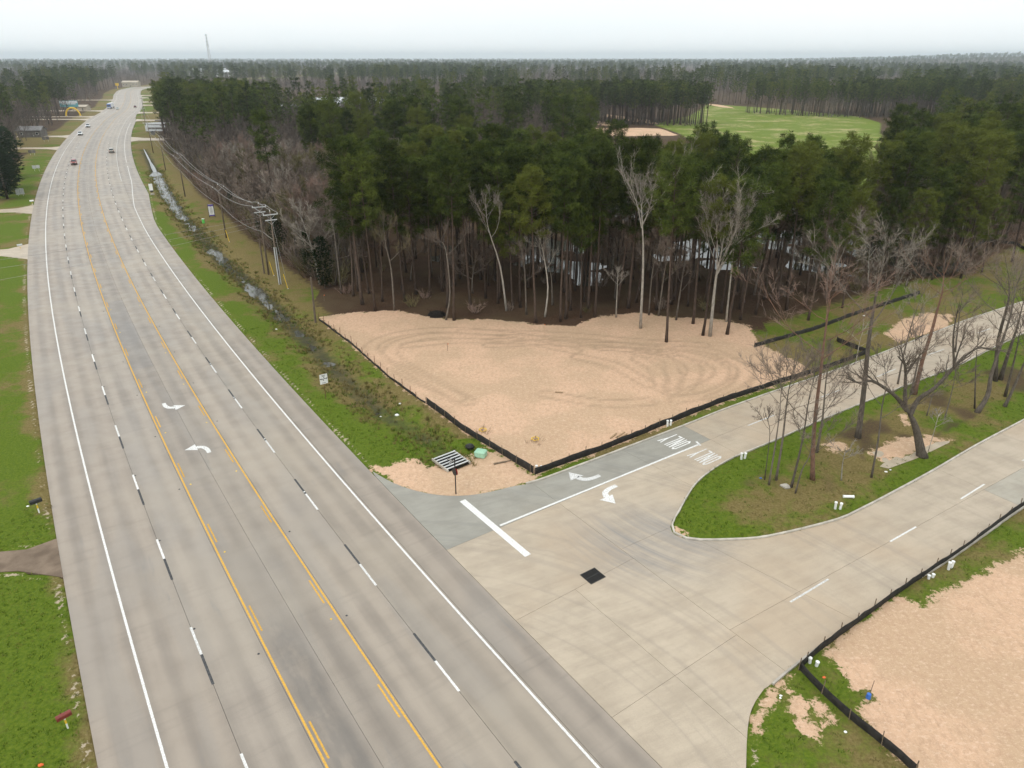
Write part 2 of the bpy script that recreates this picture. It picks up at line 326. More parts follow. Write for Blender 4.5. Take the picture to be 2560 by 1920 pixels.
# ---------------------------------------------------------------- ground sheet
def axis(lo, hi, far_lo, far_hi, step, g):
    a = list(np.arange(lo, hi + step / 2, step)); s = step
    while a[-1] < far_hi: s *= g; a.append(a[-1] + s)
    s = step; b = []; v = lo
    while v > far_lo: s *= g; v -= s; b.append(v)
    return np.array(b[::-1] + a)
RUTS = [[(8.66,92.47),(-0.40,96.66),(-9.97,98.59),(-16.51,96.66),(-19.46,92.47),(-18.08,88.24),(-14.02,83.58),(-10.01,79.32),(-6.33,75.41)], [(8.50,90.40),(0.26,94.43),(-9.10,96.29),(-14.26,94.80),(-16.68,91.25),(-15.43,87.12),(-11.80,82.41),(-8.21,78.24),(-5.18,74.42)],
  [(17.24,89.56),(20.60,87.43),(20.42,82.12),(19.16,77.32)], [(18.62,90.23),(22.52,87.76),(23.40,83.58),(21.03,78.24)], [(12.44,91.59),(23.42,89.06),(26.76,85.09),(26.09,81.41),(22.65,77.98),(19.02,76.67)],
  [(6.11,93.00),(25.19,91.25),(29.78,85.09),(28.50,80.70),(24.00,76.67),(19.26,75.16)], [(-7.19,97.81),(6.31,96.66),(19.22,93.71),(26.76,92.47)], [(-2.97,92.47),(9.41,93.71),(21.85,90.57)], [(-14.61,92.47),(-6.96,94.25),(4.82,93.35)],
  [(16.90,87.43),(18.65,83.58),(18.17,77.98)], [(28.21,88.24),(29.93,83.58),(27.61,78.65),(23.61,75.16)], [(8.95,88.24),(13.50,85.09),(16.72,79.32)], [(4.09,76.67),(10.44,74.17),(15.87,74.42)]]
def gheight(x, y, full=False):
    x = np.asarray(x, float); y = np.asarray(y, float); r = np.hypot(x, y)
    S, Nn = sn(x, y)
    near = r < 900
    z = (fbm(x, y, 9, 1) - .5) * .16
    isl = sdist(ISLAND, x, y); side = sdist(SIDE, x, y); dd, ds = polydist(DITCH, x, y)
    sand = np.full(x.shape, -60.)
    for p in SANDS: sand = np.maximum(sand, sdist(p, x, y))
    front = sdist(FRONT, x, y); field = sdist(FIELD, x, y)
    corridor = np.minimum(Nn + 21 + 5 * (fbm(S, S * 0, 40, 5) - .5), 31.5 - Nn + 3 * (fbm(S, S * 0, 30, 6) - .5))
    clr = sdist([(-330, 405), (-250, 400), (-205, 318), (-215, 300), (-262, 318), (-330, 370)], x, y)
    opn = np.maximum.reduce([front, field, corridor, clr])
    forest = -opn
    # relief
    z = np.where(isl > 0, z + .10 + .12 * smooth(0, 4, isl), z)
    L = ds.max() if ds.size else 1
    dep = np.interp(ds, [0, 150, 178, 195, 210, 250, 268, 290, 318, 330, 345], [.78, .78, .58, .46, .64, .66, .46, .52, .40, .42, .3])
    wid = np.interp(ds, [0, 120, 220, 330], [3.0, 2.9, 2.5, 2.4])
    z = z - dep * np.exp(-(dd / wid) ** 2) + .42 * (fbm(x, y, 3.0, 4) - .5) * np.exp(-(dd / 4) ** 2)
    fz = smooth(0, 3, forest)
    z = z * (1 - fz) + fz * (-.06 + .95 * (fbm(x, y, 9, 8, 4) - .5) - .20 * smooth(112, 135, y) * (1 - smooth(230, 300, y)) * smooth(-15, 10, x) * (1 - smooth(75, 110, x)))
    rut = np.zeros(x.shape)
    m = (sdist(LOT1, x, y) > -1)
    if m.any():
        rr = np.zeros(m.sum()); xm, ym = x[m], y[m]
        for ln in RUTS:
            c = catmull(ln, 6); d, _ = polydist(c, xm, ym); rr = np.maximum(rr, np.exp(-((d - .95) / .24) ** 2) * (.35 + .65 * fbm(xm, ym, 5, 14)))
        rut[m] = rr
    z = z + np.where(sand > 0, (fbm(x, y, 1.6, 12) - .5) * .07, 0) - rut * .07
    hill = 46 * smooth(2200, 4500, y) * smooth(.28, .75, x / np.maximum(y, 1)); z = z + hill * near.astype(float) * 0 + hill
    pav = np.maximum(np.minimum(Nn - LEDGE, redge(S) - Nn), side)
    for dv in DRIVES: pav = np.maximum(pav, np.where(r < 1200, sdist(dv[0], x, y), -99))
    z = np.where(pav > -.30, np.minimum(z, -.04), z); z = np.where(pav > .25, -.5, z)
    z = np.where((pav <= -.30) & (pav > -1.2) & (isl <= 0), np.minimum(z, .03), z)
    if not full: return z
    return z, dict(S=S, N=Nn, isl=isl, side=side, dd=dd, ds=ds, sand=sand, front=front, field=field, forest=forest, rut=rut, pav=pav)

def drive(px, sgn, length, width, mname, bend=0.0):
    s, n = sn1(px); e = LEDGE if sgn < 0 else float(redge(s)); a = hp(s, e); dx = np.array([sgn, 0.0]); w = width / 2
    dx = dx + np.array([0, bend]); dx /= np.hypot(*dx); up = np.array([-dx[1], dx[0]]) * (1 if sgn > 0 else -1)
    f = 3.0 + w * .5 if mname == 'c' else 1.3
    b0, b1 = hp(s + w * 1.25 + f, e - sgn * .01), hp(s - w * 1.25 - f, e - sgn * .01)
    q = a + dx * (f + 5)
    P = [b0, a * .3 + b0 * .25 + q * .45 + up * w * .55, q + up * w, a + dx * length + up * w, a + dx * length - up * w, q - up * w, a * .3 + b1 * .25 + q * .45 - up * w * .55, b1]
    if sgn > 0: P = P[::-1]
    return ([tuple(p) for p in P], mname)
DRIVES = [drive((-127.06,189.44), -1, 30, 4.2, 'c', -.30), drive((-100.23,145.22), -1, 26, 5.0, 'c', -.25), drive((-36.72,45.82), -1, 30, 2.6, 'a', -.12), drive((-21.23,24.42), -1, 20, 4.0, 'a', -.05),
  drive((-202.10,327.83), -1, 40, 5, 'c'), drive((-226.43,380.04), -1, 60, 6, 'c'), drive((-272.27,490.13), -1, 60, 7, 'c'), drive((-280.53,512.32), -1, 60, 6, 'c'), drive((-307.29,569.57), -1, 50, 8, 'c'), drive((-375.82,717.53), -1, 50, 8, 'c'),
  drive((-186.56,366.49), 1, 21, 11, 'c'), drive((-240.27,482.08), 1, 24, 9, 'c'), drive((-269.27,550.11), 1, 26, 9, 'c'), drive((-309.33,637.98), 1, 26, 8, 'c'), drive((-331.43,684.74), 1, 26, 8, 'c'), drive((-365.71,757.32), 1, 28, 9, 'c'), drive((-387.08,801.67), 1, 30, 10, 'c')]
gx = axis(-132, 92, -9500, 9500, .5, 1.06); gy = axis(16, 272, -60, 11000, .5, 1.055)
GX, GY = np.meshgrid(gx, gy); GXf, GYf = GX.ravel(), GY.ravel()
GZ, ZN = gheight(GXf, GYf, True)
nx, ny = len(gx), len(gy)
gm = bpy.data.meshes.new('ground'); gm.vertices.add(nx * ny)
gm.vertices.foreach_set('co', np.stack([GXf, GYf, GZ], 1).ravel())
ii = (np.arange(ny - 1)[:, None] * nx + np.arange(nx - 1)[None]).ravel()
quads = np.stack([ii, ii + 1, ii + nx + 1, ii + nx], 1)
gm.loops.add(len(quads) * 4); gm.loops.foreach_set('vertex_index', quads.ravel())
gm.polygons.add(len(quads)); gm.polygons.foreach_set('loop_start', np.arange(len(quads)) * 4)
try: gm.polygons.foreach_set('loop_total', np.full(len(quads), 4))
except Exception: pass
gm.polygons.foreach_set('use_smooth', np.ones(len(quads), bool)); gm.update(calc_edges=True); gm.validate()
# how green the turf is
Nn, Ss = ZN['N'], ZN['S']
gr = np.where(Nn > 0, np.interp(Nn, [15, 17.5, 19.5, 23, 26, 31, 60], [.75, .85, .42, .30, .36, .22, .3]), np.interp(-Nn, [10.6, 12.5, 16, 20, 30], [.4, .85, .72, .42, .3]))
gr = np.where((Nn > 14) & (Nn < 34) & (GYf < 66), .95, gr); gr = np.where((Nn > 14) & (GYf >= 66) & (GYf < 74) & (Nn < 26), gr + .25, gr)
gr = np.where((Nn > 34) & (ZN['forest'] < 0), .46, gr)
gr = np.where(ZN['isl'] > 0, np.interp(ZN['isl'], [0, 1, 2.6, 4.5, 7], [.72, .8, .62, .42, .32]), gr)
gr = np.where(ZN['field'] > -10, .85, gr)
gr = np.where((GYf < 46) & (GXf > 12) & (ZN['side'] < 0) & (ZN['isl'] < 0), .6, gr)
gr = np.where((Nn < 0) & (GYf > 300), gr - .25, gr)
gr = gr - .05 + (fbm(GXf, GYf, 5, 21) - .5) * 1.2 + (fbm(GXf, GYf, 28, 22) - .5) * .4
wet = np.exp(-(ZN['dd'] / 2.4) ** 2) * np.interp(ZN['ds'], [0, 240, 310, 330], [1, 1, .7, .2])
lit = np.maximum(wet * 0, 0)
grav = np.exp(-((ZN['pav'] + .45) / .32) ** 2) * (np.abs(Nn) < 21) * (.35 + .9 * (fbm(GXf, GYf, 2.0, 31) - .25))
litter = np.where(ZN['isl'] > 3.2, smooth(.54, .64, fbm(GXf, GYf, 6, 41)), 0)
for p, nm in ((SILT[0], 0),): litter = np.where(sdist(p, GXf, GYf) > 0, 0, litter)
pth = np.full(GXf.shape, -60.)
for p in PATHS: pth = np.maximum(pth, sdist(p, GXf, GYf))
def cattr(name, a, b, c):
    at = gm.attributes.new(name, 'FLOAT_COLOR', 'POINT'); at.data.foreach_set('color', np.stack([a, b, c, np.ones_like(a)], 1).astype(np.float32).ravel())
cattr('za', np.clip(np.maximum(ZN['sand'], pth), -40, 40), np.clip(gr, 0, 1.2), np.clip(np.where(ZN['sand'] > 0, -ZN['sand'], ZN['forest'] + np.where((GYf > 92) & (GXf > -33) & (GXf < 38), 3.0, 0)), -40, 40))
cattr('zb', wet, ZN['rut'], np.clip(np.maximum(grav, 0), 0, 1)); cattr('zc', litter, smooth(-6, 4, ZN['field']), np.zeros_like(wet))
def ground_material():
    m, nt, b = newmat('ground_surface')
    pos = node(nt, 'ShaderNodeNewGeometry').outputs['Position']
    A = node(nt, 'ShaderNodeSeparateColor', {0: node(nt, 'ShaderNodeAttribute', attribute_name='za').outputs['Color']}).outputs
    B = node(nt, 'ShaderNodeSeparateColor', {0: node(nt, 'ShaderNodeAttribute', attribute_name='zb').outputs['Color']}).outputs
    Cc = node(nt, 'ShaderNodeSeparateColor', {0: node(nt, 'ShaderNodeAttribute', attribute_name='zc').outputs['Color']}).outputs
    n1 = noi(nt, pos, .12, 4); n2 = noi(nt, pos, .9, 4); n3 = noi(nt, pos, 4.5, 4, .65); n4 = noi(nt, pos, 16, 3, .6)
    nst = noi(nt, vmul(nt, pos, (1, .55, 1)), 2.6, 5, .75)
    g = mth(nt, 'ADD', A[1], mth(nt, 'ADD', mth(nt, 'MULTIPLY', mth(nt, 'SUBTRACT', n2, .5), .9), mth(nt, 'MULTIPLY', mth(nt, 'SUBTRACT', n3, .5), .5)))
    green = mixc(nt, mr(nt, n3, .3, .7), (.066, .110, .009), (.118, .158, .016))
    olive = mixc(nt, mr(nt, n3, .3, .7), (.125, .098, .032), (.215, .165, .068))
    grass = mixc(nt, mr(nt, g, .25, .75), olive, green)
    grass = mixc(nt, mr(nt, n4, .5, .8, 0, .35), grass, (.050, .060, .014))
    strw = mth(nt, 'MULTIPLY', mr(nt, noi(nt, vmul(nt, pos, (.7, 1.1, 1)), .06, 8, .85), .50, .60), Cc[1])
    grass = mixc(nt, mth(nt, 'MULTIPLY', Cc[1], .6), grass, (.150, .200, .030)); grass = mixc(nt, mth(nt, 'MULTIPLY', strw, .7), grass, (.46, .37, .20))
    sc_ = mixc(nt, mr(nt, n1, .42, .58), (.60, .395, .262), (.50, .345, .222))
    sc_ = mixc(nt, mr(nt, nst, .40, .70, 0, .75), sc_, (.43, .278, .178))
    sc_ = mixc(nt, mr(nt, n4, .52, .8, 0, .7), sc_, (.70, .51, .37))
    sc_ = mixc(nt, mr(nt, n3, .56, .74, 0, .6), sc_, (.36, .23, .145)); sc_ = mixc(nt, mr(nt, noi(nt, vmul(nt, pos, (.8, 1.2, 1)), 3.6, 5, .8), .50, .66, 0, .5), sc_, (.74, .56, .42))
    sc_ = mixc(nt, mth(nt, 'MULTIPLY', B[1], mr(nt, n3, .2, .6, .4, .85)), sc_, (.30, .21, .135))
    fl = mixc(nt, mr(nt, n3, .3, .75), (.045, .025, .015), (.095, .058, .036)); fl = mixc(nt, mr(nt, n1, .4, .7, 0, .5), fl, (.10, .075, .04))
    edge = mth(nt, 'ADD', mth(nt, 'MULTIPLY', mth(nt, 'SUBTRACT', n2, .5), 2.6), mth(nt, 'MULTIPLY', mth(nt, 'SUBTRACT', n3, .5), 1.6))
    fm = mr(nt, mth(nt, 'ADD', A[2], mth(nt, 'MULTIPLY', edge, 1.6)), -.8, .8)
    sm = mr(nt, mth(nt, 'ADD', A[0], edge), -.18, .18)
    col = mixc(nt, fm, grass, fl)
    col = mixc(nt, mth(nt, 'MULTIPLY', Cc[0], mr(nt, n3, .3, .6, .3, .95)), col, (.075, .048, .034))
    col = mixc(nt, mr(nt, mth(nt, 'ADD', B[0], mth(nt, 'MULTIPLY', mth(nt, 'SUBTRACT', n2, .5), .7)), .45, .95), col, mixc(nt, n3, (.040, .038, .020), (.085, .080, .045)))
    col = mixc(nt, mr(nt, mth(nt, 'ADD', B[2], mth(nt, 'MULTIPLY', mth(nt, 'SUBTRACT', n3, .5), 1.2)), .45, .62), col, (.40, .33, .235))
    col = mixc(nt, sm, col, sc_)
    h = mth(nt, 'ADD', mth(nt, 'MULTIPLY', n3, .6), mth(nt, 'ADD', n4, mth(nt, 'MULTIPLY', nst, .8)))
    setb(nt, b, col, .95, .1, 0, h, .55, .10)
    return m
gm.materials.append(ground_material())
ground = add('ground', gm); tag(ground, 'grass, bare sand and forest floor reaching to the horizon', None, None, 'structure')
_GZ2 = GZ.reshape(ny, nx)
def GZat(x, y):
    i = min(max(int(np.searchsorted(gx, x)) - 1, 0), nx - 2); j = min(max(int(np.searchsorted(gy, y)) - 1, 0), ny - 2)
    u = (x - gx[i]) / (gx[i + 1] - gx[i]); v = (y - gy[j]) / (gy[j + 1] - gy[j])
    return float((_GZ2[j, i] * (1 - u) + _GZ2[j, i + 1] * u) * (1 - v) + (_GZ2[j + 1, i] * (1 - u) + _GZ2[j + 1, i + 1] * u) * v)

# ---------------------------------------------------------------- water
def water_material(name, tint, rough):
    m, nt, b = newmat(name); pos = node(nt, 'ShaderNodeNewGeometry').outputs['Position']
    n = noi(nt, pos, 2.5, 2); setb(nt, b, tint, rough, .9, 0, n, .05, .02); b.inputs['IOR'].default_value = 1.33; return m
MT['water'] = water_material('standing_water', (.055, .055, .042), .06)
dl = catmull(DITCH, 5); dl = np.array([p for p in dl]); dv = np.gradient(dl, axis=0); dv /= np.hypot(*dv.T)[:, None]
V = []; F = []
for i, (p, d) in enumerate(zip(dl, dv)):
    w = 3.2 if p[0] > -125 else (.15 + 1.3 * float(fbm(p[0], p[1], 6, 3))) * min(1, .05 + i / 6); V += [(p[0] + d[1] * w, p[1] - d[0] * w, -.56 if p[0] > -125 else -.2), (p[0] - d[1] * w, p[1] + d[0] * w, -.56 if p[0] > -125 else -.2)]
    if i: F.append((2 * i - 2, 2 * i - 1, 2 * i + 1, 2 * i))
wt = add('ditch_water', mesh('ditch_water', V, F, MT['water'])); tag(wt, 'shallow water standing in the roadside ditch', None, None, 'structure')
fw = MB(); fw.V = [(-8, 112, -.27), (48, 108, -.27), (95, 140, -.27), (120, 215, -.27), (60, 262, -.27), (-15, 240, -.27), (-25, 170, -.27)]; fw.F = [tuple(range(7))]
tag(fw.ob('forest_water', MT['water']), 'flood water lying on the forest floor between the trunks', None, None, 'structure')
SP = MB(); _sp = [(35.06,62.03),(37.83,63.64),(39.07,62.82),(41.52,62.82),(47.41,67.52),(45.37,64.47),(40.29,61.24),(36.59,59.35),(35.38,60.10)]
MT['mudwater'] = mat('wet_silt', (.42, .345, .25), (.33, .265, .185), 1.2, .3, .35, rnd=0, bump=0)
SP.V = [(x, y, .17) for x, y in _sp]; SP.F = [tuple(range(len(_sp)))[::-1]]
pu = SP.ob('silt_puddle', MT['mudwater']); tag(pu, 'pale muddy puddle round the leaning tree on the island', None, None, 'structure')

# ---------------------------------------------------------------- highway
def pavement_material(name, c1, c2, highway=True):
    m, nt, b = newmat(name)
    pos = node(nt, 'ShaderNodeNewGeometry').outputs['Position']; oi = node(nt, 'ShaderNodeObjectInfo')
    n1 = noi(nt, pos, .06, 3); n2 = noi(nt, pos, .45, 4); n4 = noi(nt, pos, 14, 2)
    if highway:
        at = node(nt, 'ShaderNodeAttribute', attribute_name='sn').outputs['Vector']
        x = node(nt, 'ShaderNodeSeparateXYZ', {0: at}).outputs
        st = noi(nt, vmul(nt, at, (.03, 1.1, 1)), 1.0, 3); tr = noi(nt, vmul(nt, at, (1.6, .10, 1)), 1.0, 3, .7)
        pt = noi(nt, vmul(nt, at, (.045, .28, 1)), 1.0, 1)
        wp = mth(nt, 'COSINE', mth(nt, 'MULTIPLY', mth(nt, 'ADD', x[1], .0), 3.43))
        f = mth(nt, 'ADD', mth(nt, 'MULTIPLY', st, .55), mth(nt, 'ADD', mth(nt, 'MULTIPLY', wp, .13), mth(nt, 'MULTIPLY', n2, .4)))
        col = mixc(nt, mr(nt, f, .25, .75), c1, c2)
        col = mixc(nt, mr(nt, tr, .50, .75, 0, .30), col, tuple(v * .62 for v in c2))
        col = mixc(nt, mr(nt, pt, .52, .60, 0, .40), col, (.245, .218, .19))
        col = mixc(nt, mr(nt, n1, .45, .65, 0, .55), col, (.34, .285, .22))
        stn = mth(nt, 'MULTIPLY', mth(nt, 'MULTIPLY', mr(nt, x[0], STAIN[0], STAIN[0] + 6, 1, 0), mr(nt, x[0], STAIN[0] - 22, STAIN[0] - 14, 0, 1)), mth(nt, 'MULTIPLY', mr(nt, x[1], .2, .6), mr(nt, x[1], 1.8, 2.6, 1, 0)))
        col = mixc(nt, mth(nt, 'MULTIPLY', stn, mr(nt, noi(nt, vmul(nt, at, (.3, .8, 1)), 1.0, 4, .6), .35, .6, .05, .5)), col, (.105, .095, .085))
        st2 = mth(nt, 'MULTIPLY', mth(nt, 'MULTIPLY', mr(nt, x[0], STAIN[1], STAIN[1] + 1, 1, 0), mr(nt, x[0], STAIN[2], STAIN[2] + 1, 0, 1)), mth(nt, 'MULTIPLY', mr(nt, x[1], -.05, .05), mr(nt, x[1], 2.55, 2.65, 1, 0)))
        col = mixc(nt, mth(nt, 'MULTIPLY', st2, .35), col, (.17, .165, .165))
        col = mixc(nt, mr(nt, noi(nt, vmul(nt, at, (.09, .5, 1)), 1.0, 4, .7), .60, .78, 0, .55), col, (.17, .16, .15))
    else:
        br = noi(nt, vmul(nt, node(nt, 'ShaderNodeVectorRotate', {0: pos, 3: R(-25)}, rotation_type='Z_AXIS').outputs[0], (.2, 1.4, 1)), 1.0, 4, .7)
        arc = node(nt, 'ShaderNodeVectorMath', {0: pos, 1: (24, 62, 0)}, operation='DISTANCE').outputs['Value']
        an = noi(nt, node(nt, 'ShaderNodeCombineXYZ', {0: mth(nt, 'MULTIPLY', arc, 1.8), 1: mth(nt, 'MULTIPLY', n1, 3.0), 2: 0.0}).outputs[0], 1.0, 3, .7)
        blob = node(nt, 'ShaderNodeVectorMath', {0: vmul(nt, pos, (.8, 1.1, 0)), 1: (11.5 * .8, 48.2 * 1.1, 0)}, operation='DISTANCE').outputs['Value']
        col = mixc(nt, mr(nt, mth(nt, 'ADD', mth(nt, 'MULTIPLY', br, .5), mth(nt, 'MULTIPLY', n2, .5)), .35, .68), c1, c2)
        col = mixc(nt, mr(nt, n1, .46, .62, 0, .55), col, (.44, .325, .215))
        col = mixc(nt, mth(nt, 'MULTIPLY', mr(nt, blob, 1.0, 8.0, .85, 0.0), mr(nt, an, .35, .65, .25, 1)), col, (.20, .19, .185))
        sw = noi(nt, node(nt, 'ShaderNodeCombineXYZ', {0: mth(nt, 'MULTIPLY', node(nt, 'ShaderNodeVectorMath', {0: pos, 1: (-8, 20, 0)}, operation='DISTANCE').outputs['Value'], 1.3), 1: mth(nt, 'MULTIPLY', n2, .8), 2: 0.0}).outputs[0], 1.0, 4, .65)
        col = mixc(nt, mr(nt, sw, .50, .68, 0, .38), col, (.30, .245, .19))
        col = mixc(nt, mr(nt, noi(nt, pos, 3, 5, .75), .66, .80, 0, .4), col, (.20, .18, .155))
    col = mixc(nt, mr(nt, n4, .3, .7, 0, .22), col, (.20, .185, .165))
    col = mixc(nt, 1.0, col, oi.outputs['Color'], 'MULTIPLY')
    setb(nt, b, col, mr(nt, n2, .3, .7, .42, .56), .85 if highway else .6, 0, n4, .12, .01)
    return m
STAIN = (sn1((-16.95,35.01))[0], sn1((-64.32,112.23))[0], sn1((-45.79,84.99))[0])
MT['highway'] = pavement_material('highway_concrete', (.318, .262, .206), (.208, .170, .134))
MT['side'] = pavement_material('side_road_concrete', (.480, .392, .290), (.372, .300, .220), False)
MT['base'] = mat('pavement_base', (.055, .05, .045), (.09, .08, .07), 2, .95, .1)
MT['asphalt'] = mat('patched_asphalt', (.22, .165, .12), (.13, .095, .068), .7, .9, .2, rnd=0)
SEND = 1250.0
_ss = np.unique(np.concatenate([np.arange(0, 160, 4.), np.arange(160, SEND, 10.)]))
def strip(name, m, n0, n1, z, parent, thick=.3, tint=(1, 1, 1), ss=_ss, div=1):
    f0 = n0 if callable(n0) else (lambda s: n0); f1 = n1 if callable(n1) else (lambda s: n1)
    V = []; F = []; UV = []
    for s in ss:
        a, b = hp(s, f0(s)), hp(s, f1(s)); V += [(a[0], a[1], z - thick), (a[0], a[1], z), (b[0], b[1], z), (b[0], b[1], z - thick)]
        UV += [(s, f0(s), 0)] * 2 + [(s, f1(s), 0)] * 2
    for i in range(len(ss) - 1):
        q = 4 * i
        for j in range(3): F.append((q + j, q + j + 1, q + 5 + j, q + 4 + j)[::-1])
    me = mesh(name, V, F, m); at = me.attributes.new('sn', 'FLOAT_VECTOR', 'POINT'); at.data.foreach_set('vector', np.array(UV, np.float32).ravel())
    o = add(name, me, parent); o.color = tuple(tint) + (1,); return o
hwy = strip('highway', MT['base'], LEDGE + .04, lambda s: float(redge(s)) - .04, -.03, None, .25)
tag(hwy, 'multi-lane concrete highway running to the far trees', None, None, 'structure')
for n0, n1, t in ((LEDGE, -3.735, (.98, .965, .95)), (-3.71, -.16, (1, 1, 1)), (-.14, 2.59, (.84, .835, .83)), (2.61, 5.34, (.90, .895, .885)), (5.36, 8.865, (1.03, 1.02, 1.0)), (8.89, 12.72, (1.0, .99, .96)), (12.74, None, (.955, .945, .935))):
    strip('lane_slab', MT['highway'], n0, n1 if n1 else (lambda s: float(redge(s))), 0.0, hwy, .3, t)
for n, w, m in ((-7.4, .16, 'white_paint'), (0, .14, 'yellow_paint'), (5.2, .14, 'yellow_paint')): strip('edge_line' if m == 'white_paint' else 'yellow_line', MT[m], n - w / 2, n + w / 2, .008, hwy, .007)
_rw = lambda s: float(np.interp(s, [S200 - 10, S200 + 25, S_B + 25, S_B + 60, SEND], [12.5, 12.9, 15.2, 15.6, 15.6])) if s < S480 else 12.4
strip('edge_line', MT['white_paint'], lambda s: _rw(s) - .08, lambda s: _rw(s) + .08, .008, hwy, .007, ss=[s for s in _ss if s < S_B + 70])
strip('edge_line', MT['white_paint'], 12.35, 12.51, .008, hwy, .007, ss=[s for s in _ss if s > S_B + 20])
strip('edge_line', MT['white_paint'], 15.5, 15.66, .008, hwy, .007, ss=[s for s in _ss if S_B + 75 < s < S480 - 10])
def dash_mesh(name, m, l=3.05, w=.14):
    b = MB().box((-l / 2, 0, .0045), (l, w, .007)); return b.me(name, m)
dm = {k: dash_mesh(k, MT[v], w=w) for k, v, w in (('lane_dash', 'white_paint', .16), ('contrast_dash', 'black_paint', .17), ('yellow_dash', 'yellow_paint', .12))}
def dashes(nm, s0, n, smax):
    s = s0 % 12.19
    while s < smax:
        p = hp(s, n); add(nm, dm[nm], hwy, (p[0], p[1], .001), (0, 0, hang(s - 1.5))); s += 12.19
sL = sn1((-36.36,58.55))[0]; sR = sn1((-20.81,57.62))[0]
dashes('lane_dash', sL, -3.72, 620); dashes('contrast_dash', sL - 3.05, -3.72, 420)
dashes('contrast_dash', sR, 8.88, 420); dashes('lane_dash', sR - 3.05, 8.88, 620)
dashes('yellow_dash', sn1((-33.11,60.57))[0], .30, 420); dashes('yellow_dash', sn1((-29.37,63.31))[0], 4.90, 420)
def arrow_mesh(flip, m):
    # local: +x travel, +y left.  a turn arrow with a curved shaft
    c = catmull([(0, 0), (.75, .02), (1.35, .25), (1.65, .75)], 6); d = np.gradient(c, axis=0); d /= np.hypot(*d.T)[:, None]
    w = np.interp(np.arange(len(c)), [0, len(c) - 1], [.17, .24]); Lf = [(p[0] - q[1] * k, p[1] + q[0] * k) for p, q, k in zip(c, d, w)]; Rt = [(p[0] + q[1] * k, p[1] - q[0] * k) for p, q, k in zip(c, d, w)]
    V = []; F = []
    for a, b in zip(Lf, Rt): V += [a, b]
    for i in range(len(c) - 1): F.append((2 * i, 2 * i + 1, 2 * i + 3, 2 * i + 2))
    k = len(V); V += [(1.05, .72), (2.3, .72), (1.68, 1.72)]; F.append((k, k + 1, k + 2))
    V = [(x, y * (-1 if flip else 1), .009) for x, y in V]
    return mesh('turn_arrow', V, F, m)
arL, arR = arrow_mesh(False, MT['white_paint']), arrow_mesh(True, MT['white_paint'])
def put_arrow(me, p, ang, parent, sc_=1.0):
    c = Matrix.Rotation(ang, 2) @ Vector((1.2 * sc_, (.6 if me is arL else -.6) * sc_)); return add('turn_arrow', me, parent, (p[0] - c.x, p[1] - c.y, .004), (0, 0, ang), sc_)
a1 = (-39.09,73.26); a2 = (-32.08,63.43)
put_arrow(arL, a1, hang(sn1(a1)[0]) + math.pi, hwy, 1.15); put_arrow(arL, a2, hang(sn1(a2)[0]), hwy, 1.15)
# raised road studs
studs = MB(); studs.loft([[(.085 * math.cos(t) * r, .085 * math.sin(t) * r, z) for t in np.linspace(0, 2 * math.pi, 8, endpoint=False)] for r, z in ((1, 0), (.85, .022), (.45, .032))])
st_me = {k: studs.me('road_stud_' + k, MT[v]) for k, v in (('dark', 'black_paint'), ('white', 'white'), ('amber', 'yellow'))}
for i in range(9):
    for n, off, k in ((-.55, 0, 'dark'), (.5, .3, 'amber'), (5.75, 0, 'dark'), (4.7, .3, 'amber'), (-3.72, 4.2, 'white'), (8.88, 5.2, 'white'), (-3.55, 4.9, 'dark')):
        if (i * 7 + int(n * 3)) % 5 == 1: continue
        s = sL + 12.19 * (i - 3) + 7.0 + off; p = hp(s, n); add('road_stud', st_me[k], hwy, (p[0], p[1], .001), (0, 0, hang(s)))
for pts, nm in DRIVES:
    o = MB().prism([(float(x), float(y)) for x, y in pts], -.2, .012).ob('driveway', MT['asphalt' if nm == 'a' else 'side']); o.color = (1.05, 1.05, 1.05, 1); tag(o, None, None, None, 'structure')

# ---------------------------------------------------------------- side road: slabs split at their joints
def split_poly(poly, cuts):
    bm = bmesh.new(); bm.faces.new([bm.verts.new((x, y, 0)) for x, y in poly])
    for (a, b, cond) in cuts:
        d = Vector((b[0] - a[0], b[1] - a[1], 0)).normalized(); no = Vector((d.y, -d.x, 0)); a3 = Vector((a[0], a[1], 0))
        for f in list(bm.faces):
            if not f.is_valid or not (cond is None or cond(f.calc_center_median_weighted())): continue
            geom = list(f.verts) + list(f.edges) + [f]
            bmesh.ops.bisect_plane(bm, geom=geom, dist=1e-5, plane_co=a3, plane_no=no)
    out = []
    for f in bm.faces:
        b2 = bmesh.new(); f2 = b2.faces.new([b2.verts.new(v.co) for v in f.verts]); bmesh.ops.triangulate(b2, faces=[f2]); out.append([[(v.co.x, v.co.y) for v in q.verts] for q in b2.faces]); b2.free()
    bm.free(); return out
def ln(a, b): return a, b
cl0, cl1 = (-5.50,46.89), (19.40,64.39)
j3a, j3b = (4.08,53.92), (15.56,37.71)
def side_of(a, b, c): return (b[0] - a[0]) * (c.y - a[1]) - (b[1] - a[1]) * (c.x - a[0])
isl_mid = lambda c: c.y > 50.1 + (c.x - 13.56) * .645        # north of the island's axis
EAST = lambda c: side_of(j3a, j3b, c) > 0
WEST = lambda c: side_of(j3a, j3b, c) < 0
NR = lambda c: EAST(c) and isl_mid(c)
SR = lambda c: EAST(c) and not isl_mid(c)
